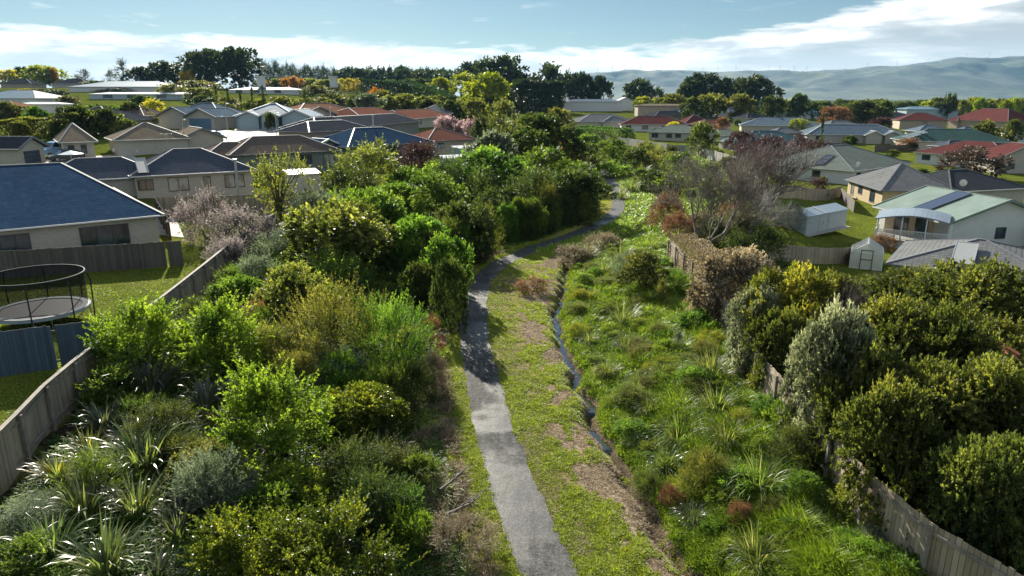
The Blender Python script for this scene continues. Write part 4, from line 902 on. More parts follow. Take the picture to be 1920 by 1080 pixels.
slope_panel(h13, 1.2, 8.2, 1.8, 4.4, 2.55, 21, 'l', 'skylight', "dark blue panel on the left slope of the green grey tiled roof", 'solar panel', pv, MT['darktrim'])
slope_panel(h2, 0.9, 0.3, 1.1, 3.4, 2.55, 25, 'f', 'solar_panel', "narrow pale ladder like panel on the charcoal tiled front hip", 'solar panel', pale_panel, MT['darktrim'])
for i in range(3):
    for j in range(4):
        slope_panel(hs, 1.4 + 1.55 * i, 2.6 + 1.9 * j + i * .0, 1.7, 1.05, 2.55, 22, 'l', 'solar_panel', "small dark solar panel in the rows on the dark green roof", 'solar panel', pv, alu, 0.12, 'solar panels on the dark green roof')
def dish(e, x, y, z, label, face=-0.5):
    q = empty('satellite_dish', in_house(e, x, y, z), e.rotation_euler.z + face, label, 'dish'); m_ = MB(); n = 14
    ring = []
    for k in range(4):
        rr = .48 * k / 3; ring.append([(rr * math.cos(2 * math.pi * i / n), -0.15 + .34 * (rr ** 2), rr * math.sin(2 * math.pi * i / n) + .75) for i in range(n)])
    for k in range(3):
        for i in range(n): j = (i + 1) % n; m_.poly([ring[k][i], ring[k][j], ring[k + 1][j], ring[k + 1][i]])
    m_.build('reflector', MT['trim'], q, True); s = MB(); s.tube([(0, 0.1, -.2), (0, 0.05, .5), (0, -.12, .75)], .03, 6); s.build('mast', MT['steel'], q); a = MB(); a.tube([(0, -.1, .3), (0, -.55, .7)], .015, 5); a.box(-.05, -.62, .66, .05, -.5, .76); a.build('feed_arm', MT['steel'], q)
dish(h14, 11.2, 1.0, 2.9, "white satellite dish at the lower right of the dark pyramid roof")
dish(h13, 3.2, 1.0, 2.8, "pale satellite dish on the front edge of the green grey roof")

# ------------------------------------------------------------------ fences
W = lambda pts, h=0: [tuple(P(a, b_, h)[:2]) for a, b_ in pts]
lx = [(left_x(y), y) for y in (9, 13, 19.3, 22.4, 27, 33, 37.5, 43, 49, 57, 65, 72.5)]
fence("long grey paling fence with capped top between the back lawns and shrub bank", lx, 1.8, 'timber', 'post', 1, cap=True)
rx = [(float(right_x(y)), y) for y in (8, 11, 13, 15, 17.5, 20, 23.5, 27, 31, 34.5, 39, 44, 51.5)]
fence("weathered grey paling fence curving below the tall hedge trees on the bank", rx, 1.7, 'timber', 'post', -1)
fence("dark stained paling fence under the deep blue roof, in shade", [tuple(P(-60, 527)[:2]), tuple(P(345, 498)[:2])], 1.9, 'timberdark', 'postdark', -1, gaps=0.02)
fence("deep blue paling fence with narrow light gaps in front of the trampoline", [tuple(P(-40, 712)[:2]), (left_x(30.5) - .15, 30.5)], 2.1, 'bluefence', 'postdark', -1, gaps=0.03)
fence("straight grey paling fence in front of the long cream house", [tuple(P(296, 404)[:2]), tuple(P(430, 400)[:2]), tuple(P(555, 391)[:2])], 1.9, 'timber', 'post', -1)
fence("grey paling fence running between the pale box shed and the dark shrubs", W([(575, 385), (700, 378), (760, 372)]), 1.8, 'timber', 'post', 1)
fence("grey brown fence beside the pale patio of the deep blue roofed house", W([(296, 404), (322, 450)]), 1.8, 'timberdark', 'postdark', 1)
fence("pale blue grey paling fence closing the far side of the reserve", W([(1078, 262), (1130, 265), (1180, 272), (1250, 283), (1302, 290)]), 1.7, 'timberpale', 'post', -1, pitch=0.3)
fence("bright slatted paling fence descending behind the bare trees", W([(1306, 292), (1345, 303), (1392, 318), (1420, 335)]), 1.9, 'timberpale', 'post', -1, pitch=0.3, gaps=0.12)
fence("grey paling fence behind the shed lawn with a blue bin against it", W([(1395, 375), (1480, 372), (1578, 368)]), 1.7, 'timber', 'post', -1)
fence("mossy grey paling fence in front of the shed lawn", W([(1375, 488), (1480, 490), (1600, 492)]), 1.5, 'timber', 'post', -1)
fence("rusty brown fence below the two white triangular gables", W([(1640, 285), (1712, 283)]), 1.7, 'timberdark', 'postdark', -1, pitch=0.4)
fence("low timber fence beside the yellow brick house", W([(1575, 372), (1600, 400)]), 1.7, 'timberdark', 'postdark', -1)

# ------------------------------------------------------------------ paved and mown surfaces
def sheet(name, pts, mat, lift=0.03, n=10):
    w = [np.array(p[:2]) for p in pts]; V = []; F = []
    a, b_, c_, d_ = w
    for j in range(n + 1):
        for i in range(n + 1):
            s, t = i / n, j / n; p = (a * (1 - s) + b_ * s) * (1 - t) + (d_ * (1 - s) + c_ * s) * t; V.append((p[0], p[1], G(*p) + lift))
    for j in range(n):
        for i in range(n): k = j * (n + 1) + i; F.append((k, k + 1, k + n + 2, k + n + 1))
    return tag(link_mesh(name, np_mesh(name, np.array(V), np.array(F), [mat], smooth=True)), kind='structure')
asphalt = plain("asphalt", (0.20, 0.20, 0.195), 0.8, var=0.15, scale=0.6)
sheet("street", W([(440, 268), (560, 262), (545, 243), (440, 240)]), MT['concrete'])
sheet("driveway", W([(340, 282), (440, 268), (440, 246), (385, 240)]), asphalt)
sheet("driveway", W([(60, 312), (260, 300), (245, 288), (88, 300)]), MT['concrete'], 0.04)
sheet("driveway", W([(375, 268), (398, 270), (402, 240), (372, 239)]), MT['concrete'], 0.045)
sheet("patio", W([(288, 440), (345, 446), (330, 408), (288, 408)]), MT['concrete'], 0.04)

# ------------------------------------------------------------------ trampoline
def trampoline():
    p = P(78, 612); e = empty('trampoline', (p[0] - .3, p[1] + .6, G(p[0], p[1])), 0.2, "round garden trampoline with a black safety net and curved poles on the lawn", 'trampoline'); R = 2.35; n = 40
    net, nt, b, o_ = newmat("trampoline_net"); tr = nn(nt, 'ShaderNodeBsdfTransparent'); mx = nn(nt, 'ShaderNodeMixShader'); mx.inputs[0].default_value = 0.6
    b.inputs['Base Color'].default_value = (0.012, 0.013, 0.013, 1); b.inputs['Specular IOR Level'].default_value = 0.1; b.inputs['Roughness'].default_value = .8; nt.links.new(tr.outputs[0], mx.inputs[1]); nt.links.new(b.outputs[0], mx.inputs[2]); nt.links.new(mx.outputs[0], o_.inputs[0])
    black = plain("black_tube", (0.02, 0.025, 0.03), 0.6, spec=0.15)
    ring = [(R * math.cos(2 * math.pi * k / n), R * math.sin(2 * math.pi * k / n)) for k in range(n + 1)]
    f = MB(); f.tube([(x, y, .85) for x, y in ring], .045, 6, cap=False); f.build('frame_ring', black, e)
    f = MB(); f.tube([(x * 1.0, y * 1.0, 2.75) for x, y in ring], .05, 6, cap=False); f.build('top_ring', black, e)
    mt = MB(); mt.poly([(x * .86, y * .86, .84) for x, y in ring[:-1]]); mt.build('jumping_mat', plain("trampoline_mat", (0.05, 0.05, 0.055), 0.5), e)
    pd = MB(); 
    for k in range(n): (x, y), (x2, y2) = ring[k], ring[k + 1]; pd.poly([(x * .85, y * .85, .875), (x * 1.02, y * 1.02, .875), (x2 * 1.02, y2 * 1.02, .875), (x2 * .85, y2 * .85, .875)]); pd.poly([(x * 1.02, y * 1.02, .875), (x * 1.02, y * 1.02, .72), (x2 * 1.02, y2 * 1.02, .72), (x2 * 1.02, y2 * 1.02, .875)])
    pd.build('spring_pad', plain("spring_pad", (0.25, 0.30, 0.33), 0.5), e)
    ns = MB()
    for k in range(n): (x, y), (x2, y2) = ring[k], ring[k + 1]; ns.poly([(x * .97, y * .97, .88), (x2 * .97, y2 * .97, .88), (x2 * .99, y2 * .99, 2.72), (x * .99, y * .99, 2.72)])
    ns.build('safety_net', net, e)
    for k in range(8):
        a = 2 * math.pi * (k + .3) / 8; cx_, sx_ = math.cos(a), math.sin(a); t = MB()
        t.tube([(R * 1.06 * cx_, R * 1.06 * sx_, 0.02), (R * 1.08 * cx_, R * 1.08 * sx_, 1.2), (R * 1.09 * cx_, R * 1.09 * sx_, 2.2), (R * 1.05 * cx_, R * 1.05 * sx_, 2.6), (R * cx_, R * sx_, 2.78)], .035, 6); t.build('net_pole', black, e)
        if k % 2 == 0:
            l = MB(); a2 = a + .35; l.tube([(R * cx_, R * sx_, .82), (R * cx_, R * sx_, .04), (R * math.cos(a2), R * math.sin(a2), .04), (R * math.cos(a2), R * math.sin(a2), .82)], .03, 6); l.build('leg', MT['steel'], e)
trampoline()

# ------------------------------------------------------------------ sheds, greenhouse, veranda
def metal_shed():
    a = P(1510, 441); b_ = P(1583, 439); u = (b_ - a)[:2]; L = np.linalg.norm(u); rz = math.atan2(u[1], u[0]); D = 3.0; h = 2.0
    zinc = roof_mat("shed_zinc", (0.42, 0.46, 0.47), 'steel', 0.35, 0.1); zr = roof_mat("shed_roof_zinc", (0.34, 0.42, 0.47), 'steel', 0.35, 0.1)
    e = empty('garden_shed', (a[0], a[1], G(a[0], a[1])), rz, "ribbed grey metal garden shed with a low pitched roof on the lawn", 'shed')
    w = MB()
    for (x0, y0, x1, y1) in ((0, 0, L, 0), (L, 0, L, D), (L, D, 0, D), (0, D, 0, 0)):
        ln = math.hypot(x1 - x0, y1 - y0); w.poly([(x0, y0, 0), (x1, y1, 0), (x1, y1, h), (x0, y0, h)], [(0, 0), (ln, 0), (ln, h), (0, h)])
    for x in (0, L): w.poly([(x, 0, h), (x, D, h), (x, D / 2, h + .45)])
    w.build('wall', zinc, e)
    r = MB()
    for y0, s in ((-.12, 1), (D + .12, -1)):
        q = [(-.1, y0, h - .02), (L + .1, y0, h - .02), (L + .1, D / 2, h + .50), (-.1, D / 2, h + .50)]; r.poly(q, [(0, 0), (L, 0), (L, D / 2), (0, D / 2)]); r.poly([(x, y, z - .04) for x, y, z in q][::-1])
        r.poly([q[0], q[1], (q[1][0], q[1][1], q[1][2] - .04), (q[0][0], q[0][1], q[0][2] - .04)])
    ro = r.build('roof', zr, e); k = MB(); k.bar((L * .42, -.14, h + .015), (L * .42, D / 2, h + .535), .22, .03); k.build('roof_strip', MT['trim'], ro)
    for i, x in enumerate((L * .30, L * .52)):
        d = MB(); d.box(x, -.04, .06, x + L * .21, -.008, h - .12); dd = d.build('door', zinc, e); hb = MB(); hb.box(x + (.72 if i == 0 else .04), -.07, .95, x + (.78 if i == 0 else .10), -.04, 1.1); hb.build('handle', MT['darktrim'], dd)
    bs = MB(); bs.box(-.25, -.5, -.1, L + .25, D + .2, -.0 + .02); bs.build('slab', MT['concrete'], e)
metal_shed()
def box_shed(c, r, D, h, label, wall, roof, px_h=0):
    a = P(c[0], c[1]); b_ = P(r[0], r[1]); u = (b_ - a)[:2]; L = np.linalg.norm(u); e = empty('garden_shed', (a[0], a[1], G(a[0], a[1])), math.atan2(u[1], u[0]), label, 'shed')
    w = MB(); w.box(0, 0, -.3, L, D, h); w.build('wall', wall, e); r_ = MB(); r_.poly([(-.15, -.15, h + .02), (L + .15, -.15, h + .02), (L + .15, D + .15, h + .35), (-.15, D + .15, h + .35)], [(0, 0), (L, 0), (L, D), (0, D)]); r_.poly([(-.15, -.15, h - .06), (L + .15, -.15, h - .06), (L + .15, -.15, h + .02), (-.15, -.15, h + .02)]); r_.poly([(L + .15, -.15, h - .06), (L + .15, D + .15, h + .27), (L + .15, D + .15, h + .35), (L + .15, -.15, h + .02)]); r_.poly([(-.15, -.15, h - .06), (-.15, D + .15, h + .27), (-.15, D + .15, h + .35), (-.15, -.15, h + .02)]); r_.build('roof', roof, e)
    d = MB(); d.box(L * .35, -.05, 0, L * .35 + .85, -.005, min(1.95, h - .1)); d.build('door', wall, e); return e
box_shed((545, 362), (603, 362), 3.2, 2.3, "pale cream box shed with a white lean to roof behind the yellow leaved tree", plain("shed_cream", (0.55, 0.53, 0.47), .6), RM['white'])
box_shed((862, 300), (897, 298), 3.0, 2.3, "blue grey shed beyond the silver green tree, upper of two", MT['teal'], RM['white'])
box_shed((838, 322), (888, 320), 3.2, 2.2, "white walled shed with a white roof rising behind the dark shrubs", MT['white'], RM['white'])
box_shed((733, 302), (795, 302), 3.0, 2.0, "long carport with a pale lean to roof below the dark blue hip roof", MT['greenwall'], RM['white'])
def greenhouse():
    a = P(1592, 502); b_ = P(1652, 508); u = (b_ - a)[:2]; L = np.linalg.norm(u); D = 3.2; h = 1.5; e = empty('greenhouse', (a[0], a[1], G(a[0], a[1])), math.atan2(u[1], u[0]), "small gabled greenhouse with white frame and cloudy panes", 'greenhouse')
    gm, nt, b, o_ = newmat("greenhouse_glazing"); tr = nn(nt, 'ShaderNodeBsdfTranslucent'); tr.inputs[0].default_value = (.8, .82, .75, 1); mx = nn(nt, 'ShaderNodeMixShader'); mx.inputs[0].default_value = .5; b.inputs['Base Color'].default_value = (.62, .64, .58, 1); b.inputs['Roughness'].default_value = .15; nt.links.new(b.outputs[0], mx.inputs[1]); nt.links.new(tr.outputs[0], mx.inputs[2]); nt.links.new(mx.outputs[0], o_.inputs[0])
    g = MB(); rz = h + .85
    g.poly([(0, 0, 0), (L, 0, 0), (L, 0, h), (L / 2, 0, rz), (0, 0, h)]); g.poly([(0, D, 0), (L, D, 0), (L, D, h), (L / 2, D, rz), (0, D, h)])
    for x in (0, L): g.poly([(x, 0, 0), (x, D, 0), (x, D, h), (x, 0, h)])
    g.build('glazing', gm, e); r = MB(); r.poly([(0, 0, h), (L / 2, 0, rz), (L / 2, D, rz), (0, D, h)]); r.poly([(L, 0, h), (L / 2, 0, rz), (L / 2, D, rz), (L, D, h)]); r.build('roof', gm, e)
    f = MB(); w = .07
    for y in (-.02, D / 3, 2 * D / 3, D + .02):
        for p, q in (((0, y, 0), (0, y, h)), ((L, y, 0), (L, y, h)), ((0, y, h + .02), (L / 2, y, rz + .02)), ((L, y, h + .02), (L / 2, y, rz + .02))): f.bar(p, q, w)
    for p, q in (((0, -.02, h), (L, -.02, h)), ((L / 2, -.03, rz + .03), (L / 2, D, rz + .03)), ((0, -.02, h), (0, D, h)), ((L, -.02, h), (L, D, h)), ((0, -.02, .05), (L, -.02, .05))): f.bar(p, q, w)
    f.build('frame', MT['trim'], e); d = MB()
    for p, q in (((L * .32, -.04, 0), (L * .32, -.04, 1.75)), ((L * .68, -.04, 0), (L * .68, -.04, 1.75)), ((L * .32, -.04, 1.75), (L * .68, -.04, 1.75)), ((L * .32, -.04, .9), (L * .68, -.04, .9))): d.bar(p, q, .07)
    d.build('door', MT['darktrim'], e)
greenhouse()
def veranda():
    a = P(1640, 462); b_ = P(1778, 476); u = (b_ - a)[:2]; L = np.linalg.norm(u); e = empty('veranda', (a[0], a[1], G(a[0], a[1])), math.atan2(u[1], u[0]), "raised veranda with curved grey roof and white rail beside the mint green roof", 'veranda')
    D = 4.2; n = 10; r = MB()
    for k in range(n):
        x0, x1 = L * k / n - .3, L * (k + 1) / n - .3; z = lambda t: 3.0 + .55 * math.sin(math.pi * min(max((t + .3) / L, 0), 1) * .95)
        r.poly([(x0, -.2, z(x0)), (x1, -.2, z(x1)), (x1, D, z(x1) + .25), (x0, D, z(x0) + .25)], [(x0, 0), (x1, 0), (x1, D), (x0, D)]); r.poly([(x0, -.2, z(x0) - .12), (x1, -.2, z(x1) - .12), (x1, -.2, z(x1)), (x0, -.2, z(x0))]); r.poly([(x0, -.2, z(x0) - .12), (x1, -.2, z(x1) - .12), (x1, D, z(x1) + .13), (x0, D, z(x0) + .13)])
    r.build('roof', roof_mat("veranda_roof", (0.23, 0.28, 0.33), 'steel', 0.4, 0.1), e)
    d = MB(); d.box(-.2, 0, .75, L, D, .9); d.build('deck', MT['concrete'], e); b2 = MB(); b2.box(-.15, .05, -.2, L - .05, .12, .75); b2.box(-.15, .12, -.2, -.08, D, .75); b2.build('skirting', MT['white'], e)
    for x in (0, L * .33, L * .66, L - .1):
        p = MB(); p.box(x - .06, -.06 + .1, .9, x + .06, .06 + .1, 3.0 + .5 * math.sin(math.pi * min((x + .3) / L, 1) * .95) - .14); p.build('post', MT['trim'], e)
    l = MB(); l.bar((-.15, .05, 1.9), (L, .05, 1.9), .07); l.bar((-.15, .05, 1.0), (L, .05, 1.0), .06)
    for k in range(int(L / .13)): l.bar((-.1 + .13 * k, .05, 1.0), (-.1 + .13 * k, .05, 1.87), .045)
    l.bar((-.15, .05, 1.9), (-.15, D, 1.9), .07)
    for k in range(int(D / .13)): l.bar((-.15, .05 + .13 * k, 1.0), (-.15, .05 + .13 * k, 1.87), .045)
    l.build('railing', MT['trim'], e)
    w = MB(); w.box(.3, D - .1, .9, L, D, 3.2); w.build('back_wall', plain("veranda_wall", (0.55, 0.42, 0.28), .7), e)
    wf = MB(); wf.box(1.2, D - .16, 1.2, 2.6, D - .11, 2.7); wf.box(3.2, D - .16, .95, 4.4, D - .11, 2.8); wf.build('window', MT['glass'], e)
veranda()

# ------------------------------------------------------------------ vehicles, bin, lamps
def car(px, py, yaw, paint, label, L=4.2, H=1.45, W_=1.75):
    p = P(px, py); e = empty('parked_car', (p[0], p[1], G(p[0], p[1]) + 0.03), yaw, label, 'car'); pm = plain("paint_" + label.split()[0], paint, 0.25, spec=0.7, var=0.03)
    low = [(-.5, .28), (-.5, .62), (-.47, .72), (-.22, .86), (.30, .90), (.47, .86), (.5, .70), (.5, .30)]
    cab = [(-.24, .86), (-.10, 1.36), (.02, 1.45), (.22, 1.43), (.36, 1.25), (.44, .88)]
    b = MB(); w = W_ / 2
    def loft(prof, w0, w1, mb, zref):
        pts = [(x * L, z * H / 1.45) for x, z in prof]; n = len(pts); wd = [w0 if z < zref else w0 + (w1 - w0) * (z - zref) / (1.45 * H / 1.45 - zref) for x, z in pts]
        for i in range(n): j = (i + 1) % n; mb.poly([(pts[i][0], -wd[i], pts[i][1]), (pts[j][0], -wd[j], pts[j][1]), (pts[j][0], wd[j], pts[j][1]), (pts[i][0], wd[i], pts[i][1])])
        mb.poly([(x, -k, z) for (x, z), k in zip(pts, wd)]); mb.poly([(x, k, z) for (x, z), k in zip(pts, wd)][::-1])
    loft(low, w, w * .98, b, 2); loft(cab, w * .93, w * .74, b, .86 * H / 1.45); b.build('body', pm, e)
    hk = H / 1.45
    for sg in (-1, 1):
        for x0, x1, t0, t1 in ((-.19, .06, -.085, .05), (.085, .36, .075, .30)):
            g = MB(); y0, y1 = sg * (w * .915 + .006), sg * (w * .775 + .006); g.poly([(x0 * L, y0, .93 * hk), (x1 * L, y0, .93 * hk), (t1 * L, y1, 1.33 * hk), (t0 * L, y1, 1.33 * hk)]); g.build('side_window', MT['glass'], e)
    for (xa, za, xb, zb) in ((-.225, .92, -.108, 1.34), (.432, .93, .37, 1.23)):
        g = MB(); s = -.012 if xa < 0 else .012; ya, yb = w * .84, w * .70; g.poly([(xa * L + s, -ya, za * hk), (xa * L + s, ya, za * hk), (xb * L + s, yb, zb * hk), (xb * L + s, -yb, zb * hk)]); g.build('windscreen' if xa < 0 else 'rear_window', MT['glass'], e)
    for x in (-.31, .31):
        for y in (-w + .02, w - .02):
            wl = MB(); wl.tube([(x * L, y - .1, .31), (x * L, y + .1, .31)], .31, 14); wo = wl.build('wheel', plain("tyre", (.018, .018, .018), .8) if 'tyre' not in bpy.data.materials else bpy.data.materials['tyre'], e); rm = MB(); sg = 1 if y > 0 else -1; rm.tube([(x * L, y + sg * .085, .31), (x * L, y + sg * .112, .31)], .19, 12); rm.build('rim', MT['steel'], wo)
    for y in (-w * .7, w * .7):
        q = MB(); q.box(-.505 * L, y - .2, .58 * hk, -.49 * L, y + .2, .70 * hk); q.build('headlight', MT['trim'], e); q = MB(); q.box(.49 * L, y - .18, .60 * hk, .503 * L, y + .18, .78 * hk); q.build('tail_light', RM['red'], e)
    return e
car(395, 262, 0.5, (0.06, 0.13, 0.26), "blue hatchback parked in front of the wide blue garage door")
car(243, 289, 2.9, (0.65, 0.66, 0.67), "small white car parked beside the tan roofed house", 4.3)
car(124, 302, 0.9, (0.02, 0.035, 0.04), "dark car parked beside the navy garage door", 4.4, 1.6)
car(104, 293, 1.2, (0.22, 0.42, 0.62), "light blue van behind the dark car, near the navy garage", 4.6, 2.1, 1.9)
def bin_at(px, py, col, label):
    p = P(px, py); e = empty('wheelie_bin', (p[0], p[1], G(p[0], p[1])), .3, label, 'bin'); m_ = plain("bin_plastic", col, .4)
    b = MB(); q0 = [(-.22, -.25), (.22, -.25), (.22, .25), (-.22, .25)]; q1 = [(x * 1.25, y * 1.25) for x, y in q0]
    for i in range(4): j = (i + 1) % 4; b.poly([(*q0[i], .08), (*q0[j], .08), (*q1[j], 1.0), (*q1[i], 1.0)])
    b.poly([(*p_, .08) for p_ in q0]); b.build('body', m_, e); l = MB(); l.box(-.3, -.35, 1.0, .3, .33, 1.07); l.build('lid', m_, e); w = MB(); w.tube([(-.25, .25, .1), (.25, .25, .1)], .1, 8); w.build('wheel', MT['darktrim'], e)
bin_at(1548, 371, (0.03, 0.14, 0.45), "bright blue wheelie bin standing against the grey fence")
def lamp(px, py, h, label):
    p = P(px, py); e = empty('street_lamp', (p[0], p[1], G(p[0], p[1])), 0, label, 'street lamp'); q = MB(); q.tube([(0, 0, -.2), (0, 0, h * .9), (.15, -.1, h)], [.07, .05, .04], 7); q.build('pole', MT['steel'], e); q = MB(); q.tube([(.1, -.05, h), (.5, -.35, h + .05), (.95, -.7, h + .08)], [.03, .10, .05], 7); q.build('lamp_head', MT['trim'], e)
lamp(348, 281, 4.5, "slim grey street lamp beside the round dark clipped tree"); lamp(520, 262, 4.5, "slim grey street lamp at the end of the street by the pale blue house"); lamp(428, 252, 5.5, "slim street lamp between the blue garage and the pale blue house")
def umbrella():
    p = P(138, 322); e = empty('parasol', (p[0], p[1], G(p[0], p[1])), 0, "pale blue garden parasol on a white pole above the blue roof", 'parasol'); q = MB(); q.tube([(0, 0, 0), (0, 0, 2.6)], .03, 6); q.build('pole', MT['trim'], e); q = MB()
    for k in range(8): a, a2 = 2 * math.pi * k / 8, 2 * math.pi * (k + 1) / 8; q.poly([(0, 0, 2.7), (1.5 * math.cos(a), 1.5 * math.sin(a), 2.25), (1.5 * math.cos(a2), 1.5 * math.sin(a2), 2.25)])
    q.build('canopy', MT['teal'], e)
umbrella()
# wind turbines on the range
def turbine():
    e = empty('wind_turbine', (0, 0, 0), 0); t = MB(); t.tube([(0, 0, 0), (0, 0, 62)], [2.3, 1.3], 8); t.build('tower', MT['white'], e); n = MB(); n.box(-1.5, -4, 61, 1.5, 4, 64.5); n.build('nacelle', MT['white'], e)
    for k in range(3):
        a = 2 * math.pi * k / 3 + .4; b = MB(); b.tube([(0, -4.5, 63), (9 * math.sin(a), -4.5, 63 + 9 * math.cos(a)), (33 * math.sin(a), -4.5, 63 + 33 * math.cos(a))], [1.0, 1.3, .35], 5); b.build('blade', MT['white'], e)
    return e
tb = turbine(); rgt = random.Random(5)
for i, px in enumerate([1120, 1148, 1172, 1200, 1230, 1262, 1290, 1318, 1345, 1380, 1412, 1440, 1462, 1488, 1512, 1545, 1582, 1625, 1680, 1737, 1762, 1808, 1850, 1885]):
    o = tb if i == 0 else copy_tree(tb); Yd = rgt.uniform(7650, 8100) if i % 5 else 7300; x = (px - 960) / FPX * (Yd * CP + (CAMH - 320) * SP)
    o.location = (x, Yd, hill_z(x, Yd) - 1); o.rotation_euler = (0, 0, rgt.uniform(-.5, .5)); s = rgt.uniform(.75, 1.0); o.scale = (s, s, s)
    tag(o, "tiny pale wind turbine in the row along the distant range crest", 'wind turbine', 'wind turbines on the range')

